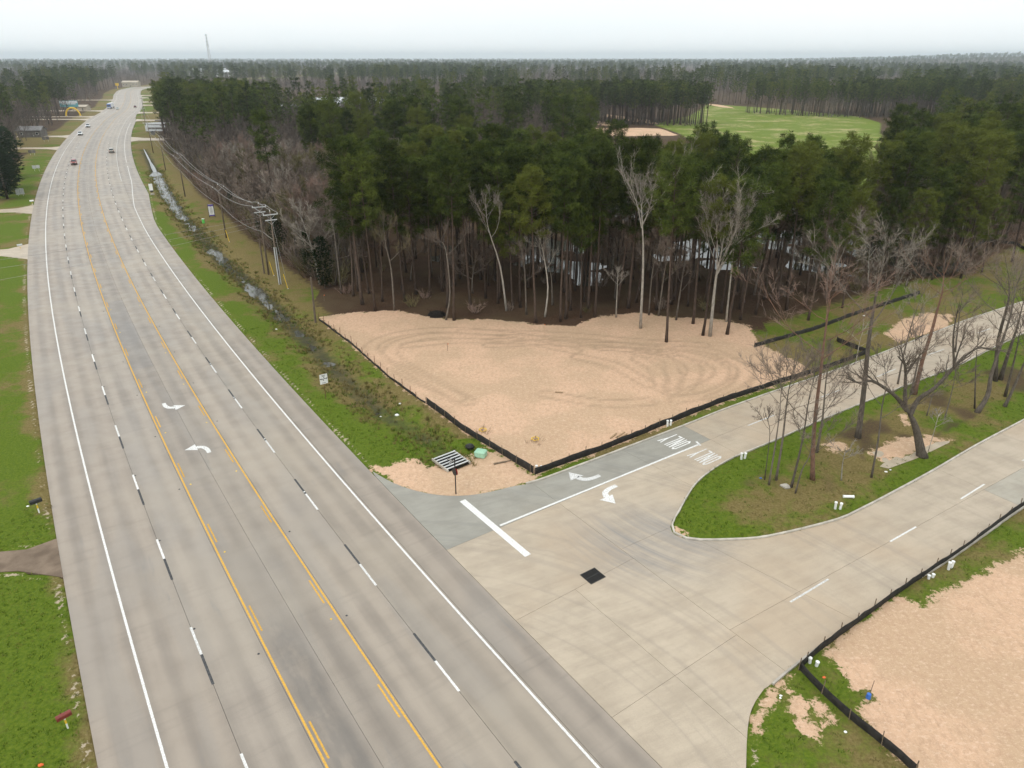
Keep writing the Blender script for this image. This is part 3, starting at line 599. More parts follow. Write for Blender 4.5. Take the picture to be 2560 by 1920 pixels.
cuts = [(j3a, j3b, None), ((13.56, 50.1), (150, 138.1), EAST), (cl0, cl1, NR), ((18.78,68.44), (22.88,62.42), NR), ((13.59,60.48), (16.65,56.79), lambda c: NR(c) and c.x < 22), ((60, 93), (66, 84), NR), ((95, 116), (101, 108), NR), ((38, 90), (46, 76), NR),
  ((23.67,43.33), (50.08,59.80), SR), ((41.54,59.50), (45.54,53.18), SR), ((15.62,48.21), (21.63,41.99), SR), ((70, 79), (76, 70), lambda c: SR(c) and c.x > 50),
  (cl0, cl1, WEST), ((0.00,38.79), (9.85,46.03), lambda c: WEST(c) and c.y < 54), ((6.84,31.36), (15.52,37.56), lambda c: WEST(c) and c.y < 43), ((4.80,42.25), (12.46,31.36), lambda c: WEST(c) and c.y < 46)]
side = MB(); side.F = []
_tri = split_poly(SIDE, [])
for f in _tri[0]:
    b0 = len(side.V); side.V += [(x, y, -.05) for x, y in f]; side.F.append(tuple(range(b0, b0 + len(f))))
side_o = side.ob('side_road', MT['base']); tag(side_o, 'new concrete side road joining the highway', None, None, 'structure')
BLUE_A = side_of
for comp in split_poly(SIDE, cuts):
    V = []; F = []; idx = {}
    for f in comp:
        F.append([])
        for p in f:
            k = (round(p[0], 4), round(p[1], 4))
            if k not in idx: idx[k] = len(V); V.append((p[0], p[1], 0))
            F[-1].append(idx[k])
    bm = bmesh.new(); bv = [bm.verts.new(v) for v in V]
    for f in F:
        try: bm.faces.new([bv[i] for i in f])
        except ValueError: pass
    bmesh.ops.recalc_face_normals(bm, faces=bm.faces)
    if bm.faces and sum(f.normal.z for f in bm.faces) < 0: bmesh.ops.reverse_faces(bm, faces=bm.faces)
    area = sum(f.calc_area() for f in bm.faces)
    if area < .3: bm.free(); continue
    cen = sum((f.calc_center_median() * f.calc_area() for f in bm.faces), Vector()) / area
    # a narrow open joint all round the slab
    be = [e for e in bm.edges if e.is_boundary]
    mv = {}
    for e in be:
        f = e.link_faces[0]; a, b_ = e.verts; d = (b_.co - a.co).normalized(); no = Vector((-d.y, d.x, 0))
        if (f.calc_center_median() - a.co).dot(no) < 0: no = -no
        for v in e.verts: mv[v] = mv.get(v, Vector()) + no
    for v, n in mv.items():
        if n.length > .1: v.co += n.normalized() * .014
    r = bmesh.ops.extrude_face_region(bm, geom=list(bm.faces)); 
    for g in r['geom']:
        if isinstance(g, bmesh.types.BMVert): g.co.z -= 0.0
    ev = [g for g in r['geom'] if isinstance(g, bmesh.types.BMVert)]
    for v in bm.verts: v.co.z = -.28
    for v in ev: v.co.z = 0.002
    bmesh.ops.recalc_face_normals(bm, faces=bm.faces)
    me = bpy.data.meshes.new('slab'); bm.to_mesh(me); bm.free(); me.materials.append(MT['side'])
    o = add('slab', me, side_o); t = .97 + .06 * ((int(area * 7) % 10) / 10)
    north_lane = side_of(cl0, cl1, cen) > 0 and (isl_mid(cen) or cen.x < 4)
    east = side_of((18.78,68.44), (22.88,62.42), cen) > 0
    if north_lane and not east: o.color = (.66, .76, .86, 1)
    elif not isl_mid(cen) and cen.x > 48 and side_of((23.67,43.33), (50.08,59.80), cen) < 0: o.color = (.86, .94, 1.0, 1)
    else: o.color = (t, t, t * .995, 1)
def kerb(line, name, inward, parent, h=.13, w=.16):
    P = seg_pts(catmull(np.array(line), 2), 1.2); d = np.gradient(P, axis=0); d /= np.hypot(*d.T)[:, None]; nrm = np.stack([-d[:, 1], d[:, 0]], 1) * inward
    prof = [(0, -.1), (0, h - .05), (.03, h), (w, h), (w, -.1)]; b = MB()
    b.loft([[(p[0] + q[0] * u, p[1] + q[1] * u, v) for u, v in prof] for p, q in zip(P, nrm)])
    return b.ob(name, MT['kerb'], parent)
kerb([p for p in NORTH[20:]], 'kerb', 1, side_o); kerb(ISL_N[::-1] + ISL_S, 'kerb', 1, side_o); kerb([p for p in SOUTH[:-13]], 'kerb', 1, side_o)
# painted markings on the side road
cd = (np.array(cl1) - np.array(cl0)); cd /= np.hypot(*cd); cn = np.array([-cd[1], cd[0]])
CANG = math.atan2(cd[1], cd[0])
def paint_strip(pts, w, name, m='white_paint'):
    P = np.array(pts, float); d = np.gradient(P, axis=0); d /= np.hypot(*d.T)[:, None]; V = []; F = []
    for i, (p, q) in enumerate(zip(P, d)):
        V += [(p[0] - q[1] * w / 2, p[1] + q[0] * w / 2, .011), (p[0] + q[1] * w / 2, p[1] - q[0] * w / 2, .011)]
        if i: F.append((2 * i - 2, 2 * i - 1, 2 * i + 1, 2 * i))
    return add(name, mesh(name, V, F, MT[m]), side_o)
paint_strip([(-1.03,50.32), (19.40,64.39)], .22, 'lane_line')
paint_strip([(19.27,64.98), (19.49,64.14)], .22, 'lane_line_end')
paint_strip([(-4.50,54.13), (1.29,46.28)], .60, 'stop_line')
for a, b in (((25.74,68.53), (29.46,71.06)), ((36.53,75.65), (39.47,77.60)), ((45.85,81.56), (49.51,84.08)), ((55.97,88.68), (59.43,90.85)), ((67.93,97.25), (70.70,98.93)), ((20.53,40.91), (24.35,43.43)), ((31.35,48.10), (34.56,50.14)), ((40.81,54.36), (44.44,56.82)), ((50.80,61.09), (53.84,62.99))):
    paint_strip([a, b], .15, 'lane_dash')
trv = CANG + math.pi
put_arrow(arR, (6.78,58.12), trv, side_o, 1.25).location.z = .006; put_arrow(arL, (9.00,55.10), trv, side_o, 1.25).location.z = .006
def only_word(p):
    # letters 2.4 m long in the direction of travel; strokes as thin boxes on a 0..1 grid
    LT = {'O': [(.15, .12, .15, .88), (.15, .88, .5, 1), (.5, 1, .85, .88), (.85, .88, .85, .12), (.85, .12, .5, 0), (.5, 0, .15, .12)], 'N': [(.1, 0, .1, 1), (.1, 1, .9, 0), (.9, 0, .9, 1)],
          'L': [(.15, 1, .15, 0), (.15, .03, .9, .03)], 'Y': [(.1, 1, .5, .48), (.9, 1, .5, .48), (.5, .48, .5, 0)]}
    b = MB(); t = -cd; r = np.array([t[1], -t[0]])
    for i, ch in enumerate('ONLY'):
        for x0, y0, x1, y1 in LT[ch]:
            q = [np.array(p) + r * ((i - 2) * .62 + u * .46 + .08) + t * (v - .5) * 2.6 for u, v in ((x0, y0), (x1, y1))]
            d = q[1] - q[0]; l = np.hypot(*d); d /= l; n = np.array([-d[1], d[0]]); w = .065 + .05 * abs(d @ r); e = d * .05
            k = len(b.V); b.V += [(*(q[0] - e + n * w), .0), (*(q[1] + e + n * w), .0), (*(q[1] + e - n * w), .0), (*(q[0] - e - n * w), .0)]
            b.V = b.V[:k] + [(x, y, .010 + .0004 * len(b.F)) for x, y, _ in b.V[k:]]; b.F.append((k + 3, k + 2, k + 1, k))
    return b.ob('word_only', MT['white_paint'], side_o)
only_word((16.99,64.98)); only_word((19.39,61.91))
# storm drain grate in the apron
dg = (6.26,43.80); dgr = empty('storm_drain', (dg[0], dg[1], .004), CANG, 'black iron storm drain grate set in the pale concrete apron', 'drain')
b = MB()
for x in (-.72, .72): b.box((x, 0, .012), (.06, 1.34, .03))
for y in (-.64, 0, .64): b.box((0, y, .012), (1.38, .06, .03))
b.ob('frame', MT['iron'], dgr); MB().box((0, 0, -.0005), (1.46, 1.30, .004)).ob('pit', MT['dark'], dgr)
bar = MB().box((0, 0, .012), (.045, .60, .028)).me('bar', MT['iron'])
for i in range(11):
    for y in (-.32, .32): add('bar', bar, dgr, (-.60 + i * .12, y, 0))

# ---------------------------------------------------------------- silt fences
def silt_fence(line, h, label, step=2.2, post='stake', dent=.06, seed=1, post_h=1.15, lean=0.0, side=1):
    rs = np.random.default_rng(seed); P = seg_pts(line, .35); n = len(P); d = np.gradient(P, axis=0); d /= np.hypot(*d.T)[:, None]; nr = np.stack([-d[:, 1], d[:, 0]], 1)
    base = P[0]; o = empty('silt_fence', (base[0], base[1], 0), 0, label, 'fence', 'silt fences')
    t = np.arange(n) * .35; wob = (fbm(t, t * 0, 1.4, seed) - .5) * dent * 2; hh = h * (1 - .22 * fbm(t, t * 0 + 9, 2.6, seed + 3)) - .05 * np.abs(np.sin(t / step * math.pi))
    gz = gheight(P[:, 0], P[:, 1]); V = []; F = []
    for i in range(n):
        for th_ in (-.012, .012):
            for k, u in ((0, -.08), (.5, .45), (1, 1.0)):
                off = wob[i] * (.3 + u) * side + lean * max(u, 0) + th_
                V.append((P[i, 0] + nr[i, 0] * off - base[0], P[i, 1] + nr[i, 1] * off - base[1], gz[i] + hh[i] * u))
    for i in range(n - 1):
        a = 6 * i; c = a + 6
        for k in (0, 1): F.append((a + k, c + k, c + k + 1, a + k + 1)); F.append((a + 3 + k, a + 4 + k, c + 4 + k, c + 3 + k))
        F.append((a + 2, c + 2, c + 5, a + 5))
    F += [(0, 1, 4, 3), (1, 2, 5, 4)]
    add('fabric', mesh('fabric', V, F, MT['fabric'], True), o)
    pm = MB().box((0, 0, post_h / 2 - .15), (.05, .05, post_h + .1)).me('post', MT[post])
    for i in range(0, n, max(1, int(step / .35))):
        q = P[i] + nr[i] * (.06 * side) - base; add('post', pm, o, (q[0], q[1], gz[i] - .05), ((rs.random() - .5) * .12, (rs.random() - .5) * .12, rs.random()), (1, 1, .85 + .3 * rs.random()))
    return o
silt_fence([(-9.87,73.84),(-5.30,67.43),(-0.77,62.03),(2.20,58.55)], .95, 'black silt fence from the ditch down to the sharp corner by the street sign', seed=2, side=-1)
silt_fence([(2.20,58.55),(9.15,63.15),(16.34,68.44),(24.41,74.16),(32.65,79.39),(38.14,82.68)], .85, 'long black silt fence between sand lot and side road', seed=3)
silt_fence([(38.14,82.68),(43.76,86.33),(48.14,89.25)], .75, 'short black silt fence behind the island trees, next to the kerb', seed=4)
silt_fence([(48.25,89.25),(45.98,93.57),(46.09,94.51)], .8, 'black silt fence spur running from kerb towards woods', seed=5)
silt_fence([(33.58,91.59),(44.59,98.43),(55.50,106.56),(69.22,115.94)], .75, 'black silt fence along the foot of the pine woods', seed=6, dent=.1)
silt_fence([(-29.47,102.81),(-22.35,92.50),(-15.47,81.43),(-11.21,75.33)], .42, 'low sagging silt fence with rusty posts along the ditch', seed=7, post='rusty', post_h=1.35, dent=.12, side=-1)
silt_fence([(-11.21,75.33),(-10.50,74.47),(-9.87,73.84)], .3, 'torn low end of silt fence beside the ditch bend', seed=17, post='rusty', post_h=1.1, side=-1)
silt_fence([(55.82,60.10),(45.91,53.37),(40.27,49.41),(34.54,45.48),(30.50,42.88),(27.14,40.61),(24.38,38.67),(20.78,36.13),(18.85,34.57)], .8, 'black silt fence along the south kerb of the side road', seed=8, side=-1)
silt_fence([(18.85,34.57),(19.65,32.42),(20.50,30.72),(21.38,29.33),(22.22,28.01),(22.74,26.82)], .8, 'black silt fence running down from its corner to the bottom of the picture', seed=9, side=-1)
silt_fence([(77.57,126.33),(84.04,130.63),(92.15,141.31),(97.44,147.94),(102.16,152.55),(107.93,150.75),(106.68,146.23)], .7, 'thin winding silt fence in the far grass clearing among the pines', seed=10)
silt_fence([(57.11,94.04),(59.08,95.62)], .5, 'tiny black fence remnant at kerb by the sandy patch', seed=11)

# ---------------------------------------------------------------- street furniture and small things
def xf(ang): return Matrix.Rotation(ang, 4, 'Z')
p = (-5.16,55.24)
o = empty('street_sign', (p[0], p[1], 0), CANG, 'black street sign post with two name blades and a stop sign on the sandy corner', 'sign')
MB().tube([(0, 0, -.1), (0, 0, 3.75)], .055, 10).ob('post', MT['blackmetal'], o); MB().tube([(0, 0, 3.75), (0, 0, 3.86)], [.075, .02], 8).ob('finial', MT['blackmetal'], o)
oc = [(.38 * math.cos(R(22.5 + 45 * i)), .38 * math.sin(R(22.5 + 45 * i))) for i in range(8)]
so_ = MB(); so_.V = [(-.07, x, 2.35 + y) for x, y in oc] + [(-.10, x, 2.35 + y) for x, y in oc]; so_.F = [tuple(range(8)), tuple(range(15, 7, -1))] + [(i, 8 + i, 8 + (i + 1) % 8, (i + 1) % 8) for i in range(8)]
stop = so_.ob('stop_sign_back', MT['black'], o)
fr = MB(); fr.V = [(.075, x * .97, 2.35 + y * .97) for x, y in oc]; fr.F = [tuple(range(8))]
MT['stopred'] = mat('stop_sign_red', (.50, .02, .02), (.44, .02, .02), 3, .5, .4)
fr2 = MB().box((.07, 0, 2.35), (.01, .02, .02)); fp = fr.ob('stop_sign_face', MT['stopred'], o)
for zz, ang in ((3.42, .35), (3.62, .35 + math.pi / 2)):
    M = Matrix.Translation((0, 0, zz)) @ xf(ang); bl = MB().box((0, .42, 0), (.03, .95, .2), M).ob('name_blade', MT['black'], o)
    t = MB()
    for i, w in enumerate((.05, .06, .03, .06, .05, .055, .04, .06, .05)):
        for s in (-1, 1): t.box((s * .0165, .12 + i * .082, 0), (.003, w, .10), M)
    t.ob('lettering', MT['white'], bl)
p = (-21.85,75.11)
o = empty('lane_sign', (p[0], p[1], 0), hang(sn1(p)[0]) - math.pi / 2, 'white two-way turn lane sign with curved black arrows on roadside grass', 'sign')
MB().tube([(0, 0, -.1), (0, 0, 2.3)], .035, 8).ob('post', MT['rusty'], o); MB().box((0, -.05, 2.62), (.92, .02, 1.2)).ob('panel', MT['white'], o)
for sx, z0, fl in ((-.18, 2.55, 1), (.18, 2.72, -1)):
    pts = [(sx + .16 * fl, 2.64 - .24 * fl + .02), (sx + .14 * fl, 2.64 - .06 * fl), (sx + .02 * fl, 2.66), (sx - .12 * fl, 2.66)]
    b = MB()
    for a, c in zip(pts, pts[1:]): b.tube([(a[0], -.066, a[1]), (c[0], -.066, c[1])], .035, 6)
    x = sx - .12 * fl; b.V += [(x, -.068, 2.76), (x, -.068, 2.56), (x - .16 * fl, -.068, 2.66)]; k = len(b.V); b.F.append((k - 3, k - 2, k - 1))
    b.ob('arrow', MT['black'], o)
t = MB()
for i, (w, z) in enumerate(((.5, 3.08), (.36, 2.97), (.42, 2.16))): 
    for j in range(5): t.box((-w / 2 + (j + .5) * w / 5, -.062, z), (w / 6.5, .003, .06))
t.ob('lettering', MT['black'], o)
# culvert safety grate
p = (-5.99,60.86)
o = empty('culvert_grate', (p[0], p[1], 0), math.atan2(*(np.array((-4.59,59.87)) - np.array((-6.17,58.62)))[::-1]), 'galvanised pipe grate over the culvert mouth at the ditch end', 'grate', None)
o.scale = (.82, .82, .82)
for i in range(6):
    MB().tube([(-1.55, -1.25 + i * .55, .17 + i * .03), (1.55, -1.25 + i * .55, .17 + i * .03)], .085, 8).ob('bar', MT['galv'], o)
for sx in (-1, 1): MB().box((sx * 1.58, .12, .08), (.14, 3.5, .3)).ob('headwall', MT['kerb'], o)
MB().box((0, .1, -.02), (3.0, 3.3, .06)).ob('pit', MT['dark'], o)
# green telephone pedestal
p = (-3.15,62.11)
o = empty('utility_box', (p[0], p[1], 0), R(-20), 'mint green domed utility box beside the silt fence corner', 'utility box')
MB().loft([[(x * k, y * k, z) for x, y in [(-.55, -.38), (-.45, -.46), (.45, -.46), (.55, -.38), (.55, .38), (.45, .46), (-.45, .46), (-.55, .38)]] for k, z in ((1, 0), (.97, .42))]).ob('body', MT['mint'], o)
MB().loft([[(x * k, y * k, z) for x, y in [(-.55, -.38), (-.45, -.46), (.45, -.46), (.55, -.38), (.55, .38), (.45, .46), (-.45, .46), (-.55, .38)]] for k, z in ((1.05, .42), (1.02, .52), (.85, .60), (.5, .63))]).ob('lid', MT['mint'], o)
p = (-4.31,63.56); o = MB().loft([[(x * k, y * k * .7, z) for x, y in [(math.cos(a) * (1 + .2 * math.sin(3 * a)), math.sin(a)) for a in np.linspace(0, 6.283, 9, endpoint=False)]] for k, z in ((.42, 0), (.46, .2), (.3, .45), (.08, .55))]).ob('rubbish_bag', MT['black'], loc=(p[0], p[1], .02)); tag(o, 'small black rubbish bag beside the mint green utility box', 'bag')
p = (-1.19,60.63); o = empty('broken_kerb', (p[0], p[1], .04), R(20), 'dark broken timber lying on the sandy corner by the silt fence', 'timber'); MB().box((0, 0, .03), (1.3, .16, .1)).ob('plank', MT['stake'], o); MB().box((.9, .06, .02), (.9, .08, .06)).ob('splinter', MT['stake'], o)
# mailboxes
def mailbox(p, m, label, sc_=1.0, rz=None):
    s, n = sn1(p); o = empty('mailbox', (p[0], p[1], GZat(*p)), hang(s) + 1.75 if rz is None else rz, label, 'mailbox', 'mailboxes')
    MB().tube([(0, 0, -.1), (0, 0, .45)], .05, 8).ob('post', MT['white'], o); MB().tube([(0, 0, .45), (0, 0, .78)], .055, 8).ob('post_band', MT['yellow'], o); MB().tube([(0, 0, .78), (0, 0, .98)], .05, 8).ob('post_top', MT['white'], o)
    prof = [(-.16, .98), (.16, .98), (.16, 1.18)] + [(.16 * math.cos(a), 1.18 + .12 * math.sin(a)) for a in np.linspace(.4, 2.74, 5)] + [(-.16, 1.18)]
    MB().loft([[(y, x, z) for x, z in prof] for y in (-.42, .42)]).ob('box', m, o); MB().box((-.43, 0, 1.1), (.02, .26, .2)).ob('door', m, o)
    MB().box((.1, -.18, 1.2), (.12, .012, .1)).ob('flag', MT['red'], o); o.scale = (sc_,) * 3; return o
mailbox((-41.67,52.20), MT['black'], 'black mailbox on a white and yellow post in the verge', 1.1)
mailbox((-26.59,30.07), MT['red'], 'red-brown mailbox on a white and yellow post at the bottom corner', .95)
mailbox((-103.25,147.59), MT['galv'], 'silver mailbox on a yellow post beyond the lower driveway', 1.1)
mailbox((-130.07,195.57), MT['white'], 'pale mailbox on a yellow post near the distant driveway', 1.1)
def backsign(p, w, h, z, label, rz=0, m='galv'):
    o = empty('road_sign', (p[0], p[1], 0), rz, label, 'sign'); MB().tube([(-w * .3, 0, -.1), (-w * .3, 0, z)], .04, 6).ob('post', MT['galv'], o); MB().tube([(w * .3, 0, -.1), (w * .3, 0, z)], .04, 6).ob('post', MT['galv'], o)
    MB().box((-w * .26, -.05, z - h / 2), (w * .48, .02, h)).ob('panel', MT[m], o); MB().box((w * .26, -.05, z - h / 2 + .1), (w * .48, .02, h)).ob('panel', MT[m], o); return o
backsign((-167.32,258.91), 2.4, 1.1, 2.0, 'pale double sign panel on far left verge below the dark trees', R(15)); backsign((-142.11,209.65), 2.2, 1.7, 2.1, 'grey twin-panel sign on the left verge above the driveway', R(15))
backsign((-221.62,355.59), 3.0, 1.4, 2.2, 'dark sign panel on dry grass between two far driveways', R(15), 'wall_grey'); backsign((-196.44,303.92), 2.6, 1.2, 2.0, 'dark sign panel just below the far driveway', R(15), 'wall_grey')
p = (-75.32,179.65); o = empty('property_sign', (p[0], p[1], GZat(*p)), R(18), 'tall white property sign with purple ends in a black frame', 'sign')
for x in (-.55, .75): MB().box((x, .05, 1.6), (.14, .14, 3.3)).ob('post', MT['blackmetal'], o)
MB().box((.1, 0, 1.75), (1.25, .04, 2.9)).ob('panel', MT['white'], o)
for z, h in ((2.95, .42), (.45, .3)): MB().box((.1, -.025, z), (1.2, .02, h)).ob('band', MT['purple'], o)
MB().box((.1, -.03, 2.9), (.4, .02, .5)).ob('emblem', MT['purple'], o)
t = MB()
for i in range(6): t.box((.1, -.025, 2.35 - i * .26), (.5 + .3 * ((i * 37) % 5) / 5, .012, .09))
t.ob('lettering', MT['roof_grey'], o); MB().box((.75, .02, 1.7), (.1, .3, 3.1)).ob('side_panel', MT['blackmetal'], o)
p = (-104.99,211.62); o = empty('route_marker', (p[0], p[1], 0), R(20), 'slim white and black marker board on the green roadside verge', 'sign'); MB().box((0, 0, .9), (.12, .12, 1.9)).ob('post', MT['blackmetal'], o); MB().box((0, -.07, 2.2), (1.0, .03, 1.9)).ob('panel', MT['white'], o); MB().box((.05, -.07, 1.05), (.8, .03, .4)).ob('lower_panel', MT['blackmetal'], o); MB().box((.1, -.1, .25), (.9, .3, .5)).ob('plinth', MT['kerb'], o)
# white water-service stubs, in pairs
def stubs(p, label, h=.62, lay=False):
    z = GZat(*p); o = empty('service_stub', (p[0], p[1], z), R(random.Random(int(p[0] * 31)).uniform(-40, 40)), label, 'pipe', 'white service stubs')
    if lay: MB().tube([(-.4, 0, .12), (.45, 0, .14)], .13, 8).ob('pipe', MT['white'], o); MB().tube([(.45, 0, .14), (.55, 0, .14)], .15, 8).ob('cap', MT['white'], o); return
    for i, (dx, hh) in enumerate(((-.2, h), (.22, h * .85))):
        a = (i - .5) * .2; MB().tube([(dx, 0, -.1), (dx + a * .3, 0, hh)], .11, 8).ob('pipe', MT['white'], o); MB().tube([(dx + a * .3, 0, hh), (dx + a * .33, 0, hh + .1)], .135, 8).ob('cap', MT['white'], o)
stubs((17.10,68.53), 'pair of white capped pipes behind the long silt fence'); stubs((23.04,61.32), 'pair of white capped pipes at the island edge beside the road'); stubs((28.85,52.63), 'white capped pipes standing near the south island kerb')
stubs((30.49,54.39), 'white pipe lying in the island grass', lay=True); stubs((34.36,44.65), 'white capped pipes behind the south silt fence'); stubs((32.27,43.56), 'low white pipe stub in grass beside the south silt fence', .25)
stubs((2.62,59.58), 'small white pipe stubs inside the sand lot corner', .3); stubs((19.90,34.98), 'white stub pipe at the corner of the south fence', .35)
def scrap(name, p, r, m, label, cat='litter', z=0, group='litter in the grass'):
    rr = random.Random(int(p[0] * 57 + p[1] * 13)); ring = [(math.cos(a) * r * rr.uniform(.6, 1.2), math.sin(a) * r * rr.uniform(.5, 1)) for a in np.linspace(0, 6.283, 7, endpoint=False)]
    o = MB().loft([[(x * k, y * k, zz) for x, y in ring] for k, zz in ((1, 0), (1.05, r * .3), (.6, r * .6), (.15, r * .7))]).ob(name, m, loc=(p[0], p[1], GZat(*p) + z)); tag(o, label, cat, group); return o
for p, m, r, l in (((-13.01,71.60), 'white', .28, 'crumpled white litter in the muddy ditch bottom'), ((-13.02,74.16), 'white', .18, 'white cup lying on the ditch bank'), ((-14.87,71.60), 'white', .12, 'tiny white scrap in the ditch mud'), ((-34.96,99.10), 'white', .18, 'white cup on the verge above the ditch'),
  ((-43.29,53.18), 'white', .12, 'white bottle in grass beside the black mailbox'), ((-26.75,27.63), 'orange', .16, 'orange flag scrap in the bottom left grass'), ((20.20,33.88), 'orange', .12, 'red marker flag in the grass inside the south fence'), ((16.90,32.42), 'white', .10, 'white scrap on the flare verge, upper one'), ((16.82,32.25), 'white', .08, 'white scrap on the flare verge, lower one'),
  ((19.85,29.77), 'white', .12, 'white can in grass outside the south fence'), ((25.39,56.04), 'kerb', .45, 'pale stone at the island saplings'), ((36.08,58.77), 'white', .15, 'white litter at the island puddle edge'), ((54.64,104.66), 'white', .2, 'white bucket near the woods fence'), ((23.58,57.48), 'blue', .14, 'dark blue cap in the island grass'), ((36.68,59.13), 'white', .12, 'second white scrap by the island puddle')):
    scrap('litter', p, r, MT[m], l)
p = (22.32,32.26); o = empty('survey_stake', (p[0], p[1], GZat(*p)), 0, 'blue capped valve with thin stake at the grass edge of the south lot', 'stake'); MB().tube([(0, 0, -.1), (0, 0, .35)], [.16, .13], 8).ob('valve_box', MT['blue'], o); MB().tube([(.1, .1, 0), (.16, .12, 1.35)], .02, 5).ob('stake', MT['stake'], o)
for i, (p, l) in enumerate((((-3.14,67.25), 'yellow survey marker on brush near the silt fence corner'), ((2.43,65.32), 'yellow survey marker beside a small spoil heap'))):
    o = empty('survey_marker', (p[0], p[1], GZat(*p)), 0, l, 'marker', 'survey markers'); MB().tube([(0, 0, 0), (.05, 0, .55)], .03, 5).ob('stake', MT['stake'], o); rg = [(math.cos(a) * .38, math.sin(a) * .38) for a in np.linspace(0, 6.28, 12)]
    MB().tube([(x, y, .2 + .06 * math.sin(3 * q)) for q, (x, y) in enumerate(rg)], .05, 5).ob('tape', MT['yellow'], o)
    h = MB(); rr = random.Random(i)
    for _ in range(40):
        a, r = rr.uniform(0, 6.28), rr.uniform(.1, 1.0); h.tube([(math.cos(a) * r, math.sin(a) * r - .4 * i, 0), (math.cos(a) * r * 1.2 + .1, math.sin(a) * r * 1.2 - .4 * i, rr.uniform(.1, .4))], .012, 3, False)
    h.ob('brush', MT['brown_leaf'], o)
for i, (a, b, w) in enumerate((((10.37,65.66), (11.15,66.80), .16), ((10.98,65.84), (12.09,67.07), .14), ((11.05,65.41), (12.30,66.72), .12), ((5.18,77.09), (6.09,76.98), .10), ((9.06,63.80), (10.31,64.55), .08))):
    d = np.array(b) - np.array(a); c = (np.array(a) + np.array(b)) / 2; l = float(np.hypot(*d)); o = MB().box((0, 0, .07), (l, w, .1)).ob('plank', MT['wood'], loc=(c[0], c[1], GZat(*c)), rot=(0, .02, math.atan2(d[1], d[0])))
    tag(o, ['weathered plank on the sand, leftmost of three together', 'middle plank of three on the sand by the fence', 'third plank on the sand, nearest the white pipes', 'lone stick lying in the middle of the sand lot', 'thin board against the long silt fence'][i], 'plank', 'planks on the sand')
# thin stakes in the lot
for i, (p, h, l) in enumerate((((-8.81,90.26), 1.1, 'thin stake standing in the left of the sand lot'), ((4.71,98.26), 1.0, 'pale wooden stake at the forest edge of the lot'), ((-30.89,112.02), 1.1, 'orange stake by the utility pole bank'), ((-60.16,169.41), 1.2, 'stake with flag near the poles'))):
    o = empty('survey_stake', (p[0], p[1], GZat(*p)), 0, l, 'stake', 'survey stakes'); MB().box((0, 0, h / 2), (.05, .03, h)).ob('stake', MT['wood' if i == 1 else 'stake'], o); MB().box((.08, 0, h - .08), (.16, .01, .1)).ob('ribbon', MT['orange'], o)
for p, l in (((-61.39,153.29), 'yellow guy guard beside the nearer single pole'), ((-43.70,126.86), 'yellow guy guard by the double pole'), ((-38.85,118.92), 'yellow guy guard at the end of the guy wire')):
    o = empty('guy_guard', (p[0], p[1], GZat(*p)), 0, l, 'guy guard', 'yellow guy guards'); MB().tube([(0, 0, -.1), (-.5, .1, 2.6)], .06, 6).ob('sleeve', MT['yellow'], o); MB().tube([(0, 0, 0), (.04, 0, .12)], .09, 6).ob('anchor', MT['galv'], o)
p = (-75.00,173.46); o = empty('cable_marker', (p[0], p[1], GZat(*p)), 0, 'bright green cable pedestal in the far verge', 'pedestal'); MB().box((0, 0, .5), (.5, .4, 1.1)).ob('body', MT['lime'], o); MB().box((0, 0, 1.08), (.56, .46, .1)).ob('lid', MT['white'], o)
p = (-11.67,104.66); o = empty('brush_pile', (p[0], p[1], GZat(*p)), 0, 'black tangled heap at the forest edge of the sand', 'heap')
h = MB(); rr = random.Random(4); ring = [(math.cos(a) * (1 + .3 * math.sin(5 * a)), math.sin(a) * .8) for a in np.linspace(0, 6.283, 14, endpoint=False)]
h.loft([[(x * k, y * k, z) for x, y in ring] for k, z in ((1.3, 0), (1.1, .4), (.6, .75), (.1, .9))]).ob('tarp', MT['char'], o)
h = MB()
for _ in range(60):
    a = rr.uniform(0, 6.28); h.tube([(math.cos(a) * .6, math.sin(a) * .5, .3), (math.cos(a) * rr.uniform(1, 1.9), math.sin(a) * rr.uniform(.8, 1.5), rr.uniform(0, 1.1))], .02, 3, False)
h.ob('sticks', MT['char'], o)

